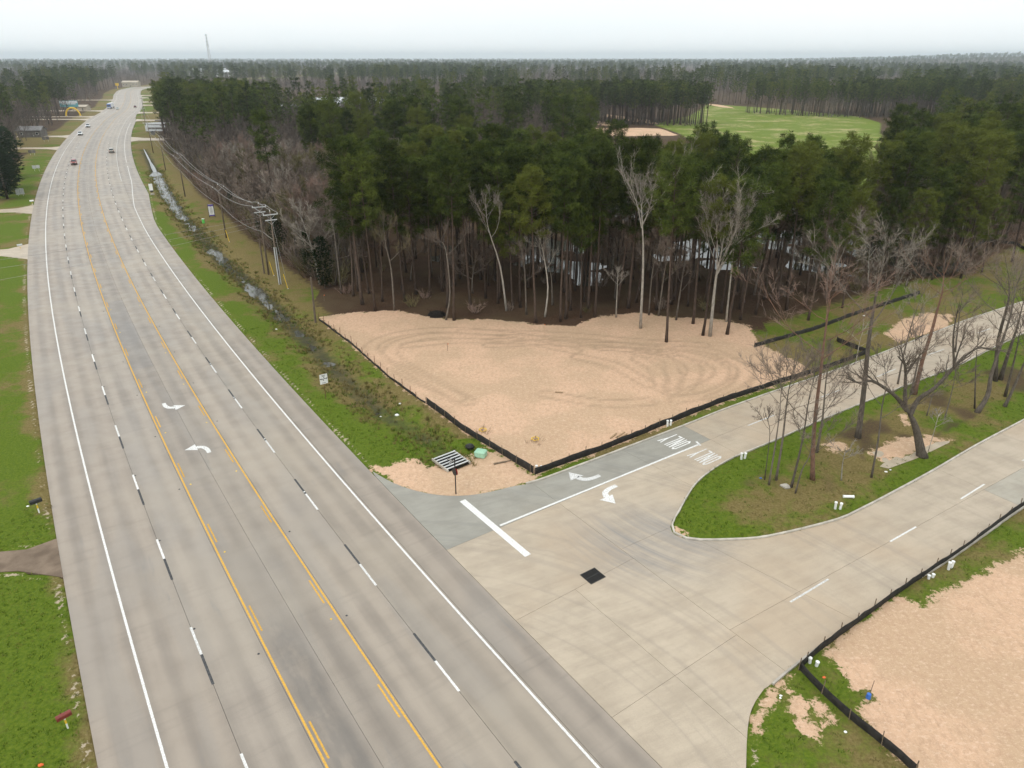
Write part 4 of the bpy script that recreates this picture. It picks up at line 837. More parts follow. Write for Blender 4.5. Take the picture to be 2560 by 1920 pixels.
# ---------------------------------------------------------------- power line
def catenary(a, b, sag, n=14): return [tuple(Vector(a).lerp(Vector(b), t) - Vector((0, 0, sag * 4 * t * (1 - t)))) for t in np.linspace(0, 1, n)]
def pole(p, h, label, arms=1, az=None, armlen=2.5, conduit=False):
    s, n = sn1(p); z = GZat(*p); az = hang(s) - math.pi / 2 if az is None else az
    o = empty('power_pole', (p[0], p[1], z), az, label, 'pole', 'wooden power poles'); MB().tube([(0, 0, -.3), (0, 0, h * .5), (0, 0, h)], [.17, .145, .11], 10).ob('pole', MT['pole'], o, True)
    for k in range(arms):
        zz = h - .55 - k * .9; MB().box((0, -.16, zz), (armlen * (1 if k == 0 else .8), .11, .14)).ob('crossarm', MT['galv' if h > 12.4 else 'pole'], o)
        for sx in (-1, 1):
            MB().tube([(sx * armlen * .3, -.16, zz - .05), (0, -.14, zz - .75)], .02, 4).ob('brace', MT['galv'], o)
            if k == 0: MB().tube([(sx * armlen * .46, -.16, zz + .06), (sx * armlen * .46, -.16, zz + .3)], [.06, .04], 6).ob('insulator', MT['white'], o)
    MB().tube([(0, 0, h), (0, 0, h + .28)], [.06, .04], 6).ob('insulator', MT['white'], o)
    if conduit:
        for dx in (-.2, .14): MB().tube([(dx, -.24, -.1), (dx, -.2, 6.6)], .085, 8).ob('conduit', MT['galv'], o)
    M = Matrix.Translation((p[0], p[1], z)) @ xf(az)
    return [M @ Vector((-armlen * .46, -.16, h - .25)), M @ Vector((0, 0, h + .28)), M @ Vector((armlen * .46, -.16, h - .25)), M @ Vector((0, -.1, h * .62))]
pl = [pole((-41.12,121.86), 12.75, 'near power pole with two grey conduits up its side', 2, conduit=True), pole((-44.90,127.65), 12.9, 'power pole standing just behind the one with conduits', 2), pole((-63.60,157.43), 11.5, 'single power pole behind the tall property sign', 1),
  pole((-94.31,209.00), 11.8, 'second single power pole down the line beside the ditch', 1), pole((-123.81,262.83), 11.5, 'power pole by the eroded ditch bank', 1), pole((-151.41,313.35), 12.6, 'power pole beside the wide far driveway', 2, armlen=3.4), pole((-195.92,403.38), 12.5, 'distant power pole before the dark pines', 1), pole((-247.24,510.54), 12, 'farthest small power pole on the right verge', 1)]
p = (-46.01,128.59); o = MB().tube([(0, 0, -.2), (0, 0, 6.4)], [.15, .13], 8).ob('pole_stub', MT['pole'], loc=(p[0], p[1], GZat(*p))); tag(o, 'short cut-off pole beside the double power poles', 'pole')
p = (-29.80,101.91); o = MB().tube([(0, 0, -.2), (.1, 0, 7.1)], [.17, .13], 8).ob('pole_stub', MT['pole'], loc=(p[0], p[1], GZat(*p))); tag(o, 'bare old post at the top corner of the sand lot', 'pole')
wi = 0
def wire(a, b, sag, label, r=.028):
    o = MB().tube(catenary(a, b, sag), r, 4, False).ob('power_line', MT['wire']); tag(o, label, 'wire', 'overhead wires')
nm_ = ['between the two near poles', 'from the near poles to the single pole', 'between the single poles', 'from the second single pole to the ditch bank pole', 'from the ditch bank pole to the driveway pole', 'from the driveway pole onward', 'to the farthest pole']
for i in range(len(pl) - 1):
    for k, w in enumerate(('roadside', 'top', 'woodside', 'low')): wire(pl[i][k], pl[i + 1][k], .12 if i == 0 else 1.0, '%s overhead wire %s' % (w, nm_[i]), .04 if k < 3 else .03)
q = (-38.85,118.92); wire(pl[0][1] - Vector((0, 0, .8)), Vector((q[0], q[1], .4)), 0, 'guy wire slanting from the near pole to the bank', .025)
for k, (n, z) in enumerate(((-34, 10.2), (-33.5, 9.6), (-33, 8.4))):
    e = hp(sn1((-44.90,127.65))[0] - 8 - k * 4, n); a = pl[1][3] + Vector((0, 0, 2.6 - k * .7)); wire(a, Vector((e[0], e[1], z)), .9, ['upper', 'middle', 'lower'][k] + ' thin wire crossing over the highway', .016)
e = hp(sn1((-44.90,127.65))[0] - 12, -33.6); pole(tuple(e), 11.0, 'power pole across the highway carrying the crossing wires', 1)

# ---------------------------------------------------------------- trees
def rv(r, s=1.0): return Vector((r.uniform(-s, s), r.uniform(-s, s), r.uniform(-s, s)))
def limb(b, r, p, d, L, rad, nseg, wig, up, k, tip=.35):
    """a wandering tapered limb; returns its points and directions"""
    pts = [Vector(p)]; ds = [d.normalized()]; q = Vector(p); dd = d.normalized()
    for i in range(nseg):
        dd = (dd + rv(r, wig) + Vector((0, 0, up))).normalized(); q = q + dd * (L / nseg); pts.append(q.copy()); ds.append(dd.copy())
    rads = [rad * (1 - (1 - tip) * i / nseg) for i in range(nseg + 1)]
    b.tube(pts, rads, k, False); return pts, ds, rads
def twig(b, r, p, d, L, w):
    """a flat forked sliver"""
    d = d.normalized(); s = d.cross(rv(r)).normalized() * w; m = p + d * L * .5 + rv(r, L * .06); e = p + (d + rv(r, .25)).normalized() * L; i = len(b.V)
    b.V += [tuple(p - s), tuple(p + s), tuple(m + s * .7), tuple(m - s * .7), tuple(e)]; b.F += [(i, i + 1, i + 2, i + 3), (i + 3, i + 2, i + 4)]
def branchlets(b, r, pts, ds, n, L, w, t0=.2, spread=1.0, up=.25, sub=3):
    for _ in range(n):
        t = r.uniform(t0, 1) * (len(pts) - 1); i = min(int(t), len(pts) - 2); p = pts[i].lerp(pts[i + 1], t - i)
        d = (ds[i] + rv(r, spread) + Vector((0, 0, up))).normalized(); l = L * r.uniform(.5, 1.1); m = p + d * l * .55; i0 = len(b.V)
        twig(b, r, p, d, l, w)
        for _ in range(sub): twig(b, r, p.lerp(m, r.uniform(.3, 1.1)), d + rv(r, .8) + Vector((0, 0, up)), l * r.uniform(.35, .65), w * .75)
def bare_tree(seed, h, fork=.45, n1=7, spread=.55, tr=.20, path=None, up=.10, dens=1.0, tw=.022, k1=5, lr=1.0):
    r = random.Random(seed); T = MB(); B = MB()
    if path is None:
        q = Vector((0, 0, -.15)); path = [q.copy()]; d = Vector((r.uniform(-.1, .1), r.uniform(-.1, .1), 1)); n = 7
        for i in range(n): d = (d + rv(r, .10) + Vector((0, 0, .08))).normalized(); q = q + d * h * .78 / n; path.append(q.copy())
    path = [Vector(p) for p in path]; n = len(path)
    T.tube(path, [tr * 1.25] + [max(tr * (1 - .85 * (i / (n - 1)) ** 1.1), .03) for i in range(1, n)], 8, True)
    tl = sum((path[i + 1] - path[i]).length for i in range(n - 1))
    for j in range(n1):
        t = (fork + (1 - fork) * (j + r.random() * .7) / n1) * (n - 1); i = min(int(t), n - 2); p = path[i].lerp(path[i + 1], t - i); d0 = (path[i + 1] - path[i]).normalized()
        a = j * 2.4 + r.uniform(-.5, .5); out = Vector((math.cos(a), math.sin(a), 0)); f = 1 - (t / (n - 1) - fork) / (1 - fork + 1e-6)
        L1 = h * (.16 + .26 * f) * r.uniform(.75, 1.15); rad = (tr * (1 - .85 * t / (n - 1)) * .62 + .015) * lr
        pts, ds, rads = limb(T, r, p, d0 * .55 + out * spread * 1.3, L1, rad, 6, .16, up, k1)
        branchlets(B, r, pts, ds, int(7 * dens), L1 * .28, tw, .35, .9, .25, 3)
        for _ in range(int(4 * dens + .5)):
            m = r.uniform(.25, .9) * 6; i2 = min(int(m), 5); p2 = pts[i2].lerp(pts[i2 + 1], m - i2); L2 = L1 * r.uniform(.3, .55)
            pt2, d2, r2 = limb(T, r, p2, ds[i2] + rv(r, .75) + Vector((0, 0, .2)), L2, max(rads[i2] * .5, .018), 4, .2, up, 3)
            branchlets(B, r, pt2, d2, int(8 * dens), L2 * .45, tw, .15, .9, .25, 3)
    pe = path[-1]; de = (path[-1] - path[-2])
    for _ in range(3): pts, ds, rads = limb(T, r, pe, de + rv(r, .5), h * .14, .04, 4, .15, up, 3); branchlets(B, r, pts, ds, int(10 * dens), h * .07, tw, .1, .9, .3, 3)
    return T, B
def pine(seed, h, cw=3.0, cb=.52, nb=46, per=5, blades=44, bl=.48, bw=.056, tr=.21):
    r = random.Random(seed); T = MB(); V = []; F = []; tone = []
    path = []; x = y = 0; sx, sy = r.uniform(-.3, .3), r.uniform(-.3, .3)
    for i in range(11):
        t = i / 10; path.append(Vector((sx * math.sin(t * 2.2) + r.uniform(-.04, .04), sy * math.sin(t * 1.8) + r.uniform(-.04, .04), -.2 + t * (h + .2) * .97)))
    T.tube(path, [tr * 1.3] + [tr * (1 - .86 * (i / 10) ** 1.15) for i in range(1, 11)], 8, True)
    def at(t): u = t * 10; i = min(int(u), 9); return path[i].lerp(path[i + 1], u - i)
    for j in range(nb):
        t = cb + (1 - cb) * ((j + r.random()) / nb) ** .85; f = (t - cb) / (1 - cb)
        prof = math.sqrt(max(.05, 1 - ((f - .48) / .60) ** 2)) * r.uniform(.6, 1.12)
        L = max(cw * prof, .5); a = j * 2.399 + r.uniform(-.35, .35); el = -.10 + .62 * f + r.uniform(-.15, .18)
        p = at(min(t, .995)); d = Vector((math.cos(a) * math.cos(el), math.sin(a) * math.cos(el), math.sin(el)))
        pts, ds, rads = limb(T, r, p, d, L, .055 * (1 - .5 * f), 4, .12, .10, 3, .3)
        for c in range(per):
            u = r.uniform(.38, 1.0) ** .8 * 4; i = min(int(u), 3); q = pts[i].lerp(pts[i + 1], u - i) + rv(r, .26 + .03 * L) + Vector((0, 0, .12)); cr = r.uniform(.50, .95); tn = r.random(); tone += [tn] * (3 * blades)
            for _ in range(blades):
                dd = rv(r).normalized(); dd.z = dd.z * .8 + .28; dd.normalize(); s = dd.cross(rv(r)).normalized() * bw; o = q + dd * cr * r.uniform(.15, .55); e = o + dd * bl * r.uniform(.7, 1.25)
                k = len(V); V += [tuple(o - s * .6), tuple(o + s * .6), tuple(e)]; F.append((k, k + 1, k + 2))
    c = MB(); c.V = V; c.F = F; c.tone = tone; return T, c
def set_tone(me, t):
    a = me.attributes.new('tone', 'FLOAT', 'POINT'); a.data.foreach_set('value', np.array(t, np.float32)); return me
def cedar(seed, h, w=1.6, nb=60):
    r = random.Random(seed); T = MB(); T.tube([(0, 0, -.2), (0.05, 0, h * .5), (0, 0, h)], [.14, .09, .02], 6); V = []; F = []
    for j in range(nb * 14):
        t = r.random() ** .8; z = h * (.05 + .95 * t); a = r.uniform(0, 6.283); R0 = w * (max(math.sin(math.pi * (t * .92 + .06)), 0) ** .55) * (.62 + .38 * math.sin(3 * a + 9 * t + seed) * math.sin(7 * t + a + seed)) * math.sqrt(r.random()) + .1; q = Vector((math.cos(a) * R0, math.sin(a) * R0, z))
        for _ in range(4):
            d = Vector((math.cos(a), math.sin(a), .2)) + rv(r, .8); d.normalize(); s = d.cross(rv(r)).normalized() * .09; e = q + d * r.uniform(.3, .55); k = len(V); V += [tuple(q - s), tuple(q + s), tuple(e)]; F.append((k, k + 1, k + 2))
    c = MB(); c.V = V; c.F = F; return T, c
def shrub(seed, h, n=26, leafy=0.0):
    r = random.Random(seed); B = MB()
    for _ in range(n):
        a = r.uniform(0, 6.28); d = Vector((math.cos(a) * .5, math.sin(a) * .5, 1)) + rv(r, .3); p = Vector((math.cos(a) * r.uniform(0, .7), math.sin(a) * r.uniform(0, .7), -.05)); l = h * r.uniform(.5, 1)
        twig(B, r, p, d, l, .028)
        for _ in range(6): twig(B, r, p + d.normalized() * l * r.uniform(.2, .8), d + rv(r, .9), l * r.uniform(.2, .45), .018)
    return B
PINES = []
for i, (h, cw, cb, nb) in enumerate(((24, 3.7, .60, 44), (25, 3.2, .64, 42), (23, 4.0, .54, 52), (24, 3.4, .68, 38), (21, 4.1, .46, 58), (25, 3.6, .62, 46))):
    T, c = pine(100 + i, h, cw, cb, nb); PINES.append((T.me('pine_trunk', MT['bark_pine'], True), set_tone(c.me('pine_crown', MT['needle']), c.tone), h))
BARES = []
for i, (h, fk, n1, sp, tr, bk, tw, dens) in enumerate(((18, .40, 9, .55, .17, 'bark_grey', 'twig', 1.25), (17, .32, 10, .65, .16, 'bark_grey', 'twig', 1.3), (20, .50, 8, .45, .18, 'bark_grey', 'twig_red', 1.2), (16, .28, 10, .6, .15, 'bark_grey', 'twig_olive', 1.3), (19, .42, 9, .5, .17, 'bark_pale', 'twig_pale', 1.1), (14, .25, 9, .7, .12, 'bark_grey', 'twig', 1.3))):
    T, B = bare_tree(200 + i, h, fk, n1, sp, tr, dens=dens * 1.7, tw=.027); BARES.append((T.me('bare_trunk', MT[bk], True), B.me('bare_crown', MT[tw]), h))
CEDARS = []
for i in range(2):
    T, c = cedar(300 + i, 11, 2.2); CEDARS.append((T.me('cedar_trunk', MT['bark_grey'], True), c.me('cedar_crown', MT['cedar']), 11))
def put_tree(kind, lib, p, h, label, group, rz=0, tilt=(0, 0), wid=1.0):
    o = empty(kind, (p[0], p[1], p[2]), 0, label, 'tree', group); o.rotation_euler = (tilt[1], tilt[0], rz); s = h / lib[2]; o.scale = (s * wid, s * wid, s)
    add('trunk', lib[0], o); add('crown', lib[1], o); return o
def up_tilt(b, t):  # lean so that the trunk passes through t = (x, z)
    return math.atan2(t[0] - b[0], t[1])
rnd = random.Random(5)
taken = []
ORD = ['first', 'second', 'third', 'fourth', 'fifth', 'sixth', 'seventh', 'eighth', 'ninth', 'tenth', 'eleventh', 'twelfth', 'thirteenth', 'fourteenth', 'fifteenth', 'sixteenth', 'seventeenth', 'eighteenth']
# pines that stand free along the edge of the sand, seen down to the ground
FP = [[(3.57,101.64,0.0),(3.14,101.64,14.77)], [(7.30,102.16,0.0),(7.14,102.16,14.66)], [(8.30,103.17,0.0),(8.79,103.17,14.79)], [(12.78,104.00,0.0),(14.18,104.00,15.44)], [(21.81,93.73,0.0),(22.17,93.73,15.57)], [(25.91,110.56,0.0),(25.12,110.56,10.49)], [(27.30,101.12,0.0),(27.49,101.12,10.03)], [(27.58,96.21,0.0),(26.89,96.21,15.93)], [(31.21,96.68,0.0),(31.54,96.68,14.91)], [(-8.87,102.66,0.0),(-9.02,102.66,13.88)], [(-21.70,107.34,0.0),(-21.32,107.34,11.25)], [(-17.66,112.02,0.0),(-17.41,112.02,11.86)], [(-11.98,117.07,0.0),(-11.81,117.07,8.96)], [(-2.00,113.74,0.0),(-2.19,113.74,9.74)], [(1.28,108.53,0.0),(0.98,108.53,10.97)], [(18.58,108.53,0.0),(18.33,108.53,10.97)], [(22.88,107.54,0.0),(22.54,107.54,11.20)], [(34.85,102.81,0.0),(35.28,102.81,9.94)]]
FP.sort(key=lambda q: q[0][0])
for i, q in enumerate(FP):
    (x, y, _), (x2, y2, z2) = q; h = 23.5 + rnd.uniform(-2, 1.5); put_tree('pine_tree', PINES[i % 6], (x, y, GZat(x, y)), h, 'tall bare-stemmed pine in the front row at the sand lot, %s from the ditch side' % ORD[i], 'front row pines at the sand lot', rnd.uniform(0, 6.28), (math.atan2(x2 - x, z2), rnd.uniform(-.03, .03)))
    taken.append((x, y, 2.2))
def own_tree(kind, base, path, label, bark, tw, seed, h, group=None, fork=.45, n1=7, spread=.6, tr=.15, dens=1.0, up=.10, extra=()):
    b = Vector(base); z = GZat(b.x, b.y); r = random.Random(seed); P = [Vector((0, 0, -.15))]
    for p in path: v = Vector(p) - b; P.append(Vector((v.x, v.y + r.uniform(-.03, .03) * v.z, v.z - z)))
    Q = catmull([tuple(p) for p in P], 3); T, B = bare_tree(seed, h, fork, n1, spread, tr, [Vector(q) for q in Q], up, dens * 1.35, .013, 5, .6)
    for ex, rad in extra:
        E = [Vector(e) - b - Vector((0, 0, z)) for e in ex]; E = [Vector((e.x, e.y + r.uniform(-.4, .4) * (i > 0), e.z)) for i, e in enumerate(E)]; E = [Vector(v) for v in catmull([tuple(e) for e in E], 3)]
        T.tube(E, [rad * (1 - .75 * i / (len(E) - 1)) for i in range(len(E))], 7, False); ds = [(E[min(i + 1, len(E) - 1)] - E[max(i - 1, 0)]).normalized() for i in range(len(E))]
        for _ in range(9):
            t = r.uniform(.3, 1) * (len(E) - 1); i = min(int(t), len(E) - 2); pts, d2, _r = limb(T, r, E[i].lerp(E[i + 1], t - i), ds[i] + rv(r, .9) + Vector((0, 0, .3)), r.uniform(1.2, 2.8), rad * .28, 5, .3, .05, 4); branchlets(B, r, pts, d2, 12, .9, .013, .15, 1.0, .1, 3)
    o = empty(kind, (b.x, b.y, z), 0, label, 'tree', group); add('trunk', T.me('trunk', MT[bark], True), o); add('crown', B.me('crown', MT[tw]), o); taken.append((b.x, b.y, 1.6)); return o
def spec(q): return q[0], q[1:]
G1 = 'saplings and trees on the road island'
own_tree('bare_tree', *spec([(19.02,99.10,0.0),(18.69,99.10,9.72),(18.09,99.10,15.65),(17.72,99.10,18.71)]), 'white-barked leafless tree with open forks standing alone in the sand edge', 'bark_pale', 'twig_pale', 401, 22, None, .72, 7, .5, .20, 1.0, .2, [([*[(19.02,99.10,0.0),(18.07,99.10,14.87),(17.14,99.10,18.33),(15.32,99.10,21.74)]][1:], .10), ([*[(19.02,99.10,0.0),(18.19,99.10,15.42),(18.84,99.10,17.08),(19.24,99.10,20.85)]][1:], .10)])
own_tree('bare_tree', *spec([(28.52,95.95,0.0),(28.40,95.95,8.32),(28.54,95.95,11.72),(28.81,95.95,16.10)]), 'big pale leafless tree with many slender rising limbs at the sand edge', 'bark_pale', 'twig_pale', 402, 24, None, .45, 12, .42, .24, 1.3, .3, [([*[(28.52,95.95,0.0),(28.38,95.95,8.89),(29.90,95.95,13.93),(31.41,95.95,18.75),(32.51,95.95,20.31)]][1:], .12), ([*[(28.52,95.95,0.0),(28.43,95.95,9.46),(27.77,95.95,14.47),(26.87,95.95,19.27),(26.14,95.95,21.86)]][1:], .11), ([*[(28.52,95.95,0.0),(28.43,95.95,9.01),(30.52,95.95,13.38),(33.47,95.95,15.56),(34.74,95.95,16.10)]][1:], .08)])
for i, (q, l, bk, tw, h, fk) in enumerate((
  ([(5.09,104.00,0.0),(5.44,104.00,4.83),(4.74,104.00,9.64),(4.13,104.00,12.03)], 'thin pale crooked sapling in front of the dark pine trunks', 'bark_pale', 'twig_pale', 11, .5), ([(6.53,109.62,0.0),(6.22,109.62,4.96),(5.39,109.62,8.19)], 'second slim crooked sapling just behind the pale crooked one', 'bark_grey', 'twig', 9, .5),
  ([(2.24,105.09,0.0),(1.94,105.09,7.20),(1.56,105.09,9.96)], 'leafless young tree with level side branches at the pine edge', 'bark_grey', 'twig', 11, .35), ([(16.06,104.00,0.0),(15.92,104.00,6.97)], 'short pale dead stem leaning at the sand edge', 'bark_pale', 'twig_pale', 6, .7), ([(-10.12,102.81,0.0),(-9.32,102.81,4.32),(-9.69,102.81,10.97),(-10.78,102.81,12.31)], 'forked bare stem beside the tenth front pine, bent to the ditch side', 'bark_grey', 'twig', 12, .6),
  ([(-0.86,107.34,0.0),(-1.82,107.34,7.14),(-3.53,107.34,12.85),(-3.88,107.34,16.05)], 'pale slender tree leaning towards the ditch at the forest edge', 'bark_pale', 'twig_pale', 17, .55), ([(-18.67,107.34,0.0),(-18.67,107.34,6.57),(-19.20,107.34,10.63),(-19.40,107.34,13.67)], 'olive-budded tree with wide low limbs at the forest corner', 'bark_grey', 'twig_olive', 14, .42), ([(-28.88,115.81,0.0),(-29.09,115.81,10.99),(-29.17,115.81,13.80)], 'thin bare tree at the woods corner near the old post', 'bark_grey', 'twig', 13, .5),
  ([(32.47,101.91,0.0),(32.20,101.91,8.99),(32.10,101.91,12.53)], 'pale bare stem close behind the last front pines', 'bark_pale', 'twig_pale', 15, .5), ([(25.07,102.81,0.0),(25.36,102.81,6.31),(25.58,102.81,9.94)], 'leafless tree with dark level twigs between leaning pines', 'bark_grey', 'twig', 12, .3), ([(21.30,105.03,0.0),(21.21,105.03,5.65),(21.63,105.03,9.37),(22.02,105.03,11.79)], 'slim bare tree beside the white-barked one', 'bark_grey', 'twig', 12, .35), ([(22.73,104.66,0.0),(23.02,104.66,6.39),(23.36,104.66,10.68)], 'bare leaning sapling among the front pines', 'bark_grey', 'twig', 11, .4))):
    own_tree('bare_tree', *spec(q), l, bk, tw, 410 + i, h, 'bare trees at the sand lot edge', fk, 7, .6, .11 + .003 * h, 1.0)
# the island and the verge beyond it
for i, (q, l, bk, tw, h, fk, tr) in enumerate((
  ([(23.88,57.27,0.0),(23.60,57.27,5.08),(23.24,57.27,6.57)], 'smallest leafless sapling on the island, nearest the road fork', 'bark_grey', 'twig', 7, .5, .05), ([(23.98,56.38,0.0),(23.89,56.38,3.96),(23.76,56.38,7.57),(23.68,56.38,9.82),(23.68,56.38,10.96)], 'slender bare island sapling, second from the island nose', 'bark_grey', 'twig', 13, .5, .09), ([(24.93,57.20,0.0),(24.84,57.20,4.58),(24.69,57.20,7.88),(24.68,57.20,9.94),(24.72,57.20,11.74)], 'grey bare island tree with raised twigs, third from the nose', 'bark_grey', 'twig', 15, .55, .12),
  ([(25.92,55.97,0.0),(26.05,55.97,3.23),(26.12,55.97,6.12),(26.03,55.97,9.23),(26.04,55.97,11.53)], 'leaning grey bare tree on the island, fourth from the nose', 'bark_grey', 'twig', 15, .5, .12), ([(25.95,55.00,0.0),(26.14,55.00,2.72),(26.62,55.00,4.34),(26.37,55.00,7.36)], 'crooked thin stem rising against the reddish dead pine', 'bark_grey', 'twig', 11, .6, .08), ([(28.47,57.37,0.0),(27.95,57.37,3.51),(27.57,57.37,6.74),(27.20,57.37,10.87),(27.04,57.37,13.73),(26.92,57.37,16.31),(26.72,57.37,18.12)], 'tall reddish dead pine with broken stubs on the island', 'bark_red', 'twig_red', 21, .55, .23),
  ([(30.82,62.42,0.0),(30.73,62.42,4.01),(30.39,62.42,8.07),(30.27,62.42,10.31)], 'twin grey stem close behind the reddish dead pine', 'bark_grey', 'twig', 14, .45, .14), ([(36.36,65.53,0.0),(36.08,65.53,3.72),(35.78,65.53,7.23),(35.28,65.53,10.60),(35.09,65.53,12.57),(35.04,65.53,14.67),(35.04,65.53,17.53),(35.05,65.53,19.57)], 'tallest grey hardwood of the island with spreading bare crown', 'bark_grey', 'twig_pale', 23, .55, .30), ([(34.21,57.76,0.0),(33.91,57.76,4.39),(33.60,57.76,7.60),(33.34,57.76,9.94),(33.14,57.76,11.50)], 'grey spotted stem standing in the island puddle', 'bark_grey', 'twig', 13, .4, .10),
  ([(47.73,76.06,0.0),(47.68,76.06,4.34),(47.88,76.06,8.07),(47.88,76.06,10.54),(47.79,76.06,12.79),(47.64,76.06,14.62)], 'straight dark pine stem behind the leaning oak', 'bark_red', 'twig', 21, .7, .25), ([(47.31,76.09,0.0),(47.14,76.09,4.03),(47.09,76.09,6.57)], 'thinner dark stem beside the straight one behind the oak', 'bark_grey', 'twig', 13, .6, .14), ([(52.30,71.35,0.0),(52.96,71.35,2.27),(52.70,71.35,4.61),(52.68,71.35,7.47),(52.77,71.35,11.62),(52.64,71.35,14.69)], 'curved-foot grey tree leaning out at the right end of the island', 'bark_grey', 'twig', 22, .7, .28),
  ([(59.66,79.86,0.0),(58.49,79.86,5.57),(58.07,79.86,10.58),(57.70,79.86,13.05)], 'dark upright trunk farther back at the right end of the island', 'bark_dark', 'twig', 20, .75, .26), ([(60.48,80.22,0.0),(60.40,80.22,3.86),(60.51,80.22,6.98),(60.49,80.22,10.26)], 'dark leaning trunk in the rear pair at the right end', 'bark_dark', 'twig', 20, .8, .25), ([(58.07,75.44,0.0),(57.71,75.44,5.05),(57.36,75.44,8.76)], 'slimmer dark trunk between the right end trees', 'bark_dark', 'twig', 17, .7, .16), ([(56.38,72.86,0.0),(56.64,72.86,2.15),(56.97,72.86,5.94),(57.19,72.86,7.84)], 'pale-footed leaning trunk nearest the right picture edge', 'bark_grey', 'twig', 17, .7, .2),
  ([(47.98,70.04,0.0),(48.00,70.04,3.05),(47.68,70.04,5.77)], 'thin grey sapling on the mulch patch right of the oak', 'bark_grey', 'twig', 9, .6, .08), ([(46.19,70.46,0.0),(46.17,70.46,2.85),(46.02,70.46,5.06)], 'slight grey sapling just behind the oak stem', 'bark_grey', 'twig', 8, .5, .07), ([(52.62,72.25,0.0),(51.35,72.25,5.66),(50.65,72.25,8.55)], 'straight dark sapling beside the curved-foot tree', 'bark_dark', 'twig', 11, .6, .09), ([(31.11,57.20,0.0),(30.86,57.20,1.98),(30.83,57.20,3.27)], 'short pale broken sapling on the dark mulch', 'bark_pale', 'twig_pale', 5, .7, .07), ([(42.33,62.82,0.0),(42.31,62.82,2.54),(42.32,62.82,4.12)], 'hair-thin sapling at the puddle right of the oak', 'bark_pale', 'twig_pale', 5, .6, .04),
  ([(47.45,79.39,0.0),(47.31,79.39,4.24),(47.45,79.39,8.31),(47.45,79.39,11.27)], 'grey leafless tree across the road island behind the oak crown', 'bark_grey', 'twig_pale', 15, .4, .12), ([(60.50,89.83,0.0),(59.73,89.83,4.61),(59.38,89.83,7.95)], 'bushy bare tree in the verge past the side road', 'bark_grey', 'twig', 12, .25, .12), ([(45.34,86.33,0.0),(45.23,86.33,3.10),(45.41,86.33,4.76)], 'thin bare stems at the kerb beyond the tallest hardwood', 'bark_pale', 'twig_pale', 7, .3, .06))):
    own_tree('bare_tree', *spec(q), l, bk, tw, 450 + i, h, G1, fk, 7 if h > 8 else 5, .75, tr, 1.0 if h > 8 else .8)
own_tree('oak_tree', *spec([(41.18,61.79,0.0),(40.44,61.79,1.75),(39.92,61.79,3.02),(39.26,61.79,4.21),(38.77,61.79,4.89),(38.07,61.79,5.96)]), 'big dark leafless oak leaning with crooked limbs at the puddle', 'bark_dark', 'twig', 499, 8, None, .9, 3, .9, .50, 1.0, .05,
  [([(41.18,61.79,0.0),(38.48,61.79,5.22),(37.48,61.79,6.35),(36.07,61.79,7.50),(34.37,61.79,8.43),(33.06,61.79,8.30),(32.01,61.79,8.60)][1:], .24), ([(41.18,61.79,0.0),(38.88,61.79,4.83),(39.48,61.79,6.35),(40.52,61.79,7.75),(41.99,61.79,9.70),(42.86,61.79,11.11),(44.11,61.79,11.88)][1:], .26), ([(41.18,61.79,0.0),(38.13,61.79,5.87),(37.75,61.79,8.26),(37.26,61.79,9.88),(36.06,61.79,11.11)][1:], .20), ([(41.18,61.79,0.0),(37.49,61.79,9.14),(38.00,61.79,10.13),(38.24,61.79,11.39)][1:], .12), ([(41.18,61.79,0.0),(37.24,61.79,9.88),(36.50,61.79,11.80)][1:], .10), ([(41.18,61.79,0.0),(41.93,61.79,9.64),(41.02,61.79,12.56),(40.79,61.79,14.56),(40.57,61.79,16.10)][1:], .12), ([(41.18,61.79,0.0),(41.76,61.79,9.97),(41.63,61.79,12.20),(42.10,61.79,13.78)][1:], .09)])

# scattering the woods -------------------------------------------------
HALF = math.tan(math.atan(1280 / 1777)) 
def in_view(x, y, m=12): return (np.abs(x) < (y * .908 + 15.3) * .7203 + m + y * .02) & (y > 15)
def jitter_grid(x0, x1, y0, y1, step, seed):
    r = np.random.default_rng(seed); xs = np.arange(x0, x1, step); ys = np.arange(y0, y1, step); X, Y = np.meshgrid(xs, ys); X = X.ravel() + r.uniform(-.48, .48, X.size) * step; Y = Y.ravel() + r.uniform(-.48, .48, Y.size) * step; return X, Y
def zones(X, Y):
    S, N = sn(X, Y)
    right = 31.5 - N; 
    wood_r = (N > 33 + 2 * (fbm(S, S * 0, 30, 6) - .5)); wood_l = (N < -24 - 4 * fbm(S, S * 0, 40, 5))
    fr = sdist(FRONT, X, Y) < -1.0; fd = sdist(FIELD, X, Y) < -4
    return S, N, (wood_r | wood_l) & fr & fd
CLUMP1 = [(12, 440), (66, 446), (112, 436), (118, 455), (100, 500), (20, 520), (-5, 500)]
CLUMP2 = [(168, 545), (200, 508), (250, 500), (330, 480), (330, 580), (180, 620)]
cand = []     # (x, y, species, h, width)
CLEAR = [[(-330, 405), (-250, 400), (-205, 318), (-215, 300), (-262, 318), (-330, 370)], [(-250, 565), (-150, 545), (-70, 560), (-30, 700), (-110, 860), (-330, 860)], [(0, 640), (90, 620), (160, 700), (120, 820), (10, 800)], [(-430, 1100), (-250, 1200), (-200, 1500), (-480, 1500)], [(520, 640), (760, 700), (700, 800), (500, 720)]]
def addc(X, Y, seed, pine_p, hp_=(17.5, 25), hb=(12, 19)):
    r = np.random.default_rng(seed)
    for x, y, pp in zip(X, Y, pine_p):
        if r.random() < pp: cand.append((x, y, 'p', r.uniform(*hp_), r.uniform(.9, 1.15)))
        else: cand.append((x, y, 'b', r.uniform(*hb), r.uniform(.9, 1.2)))
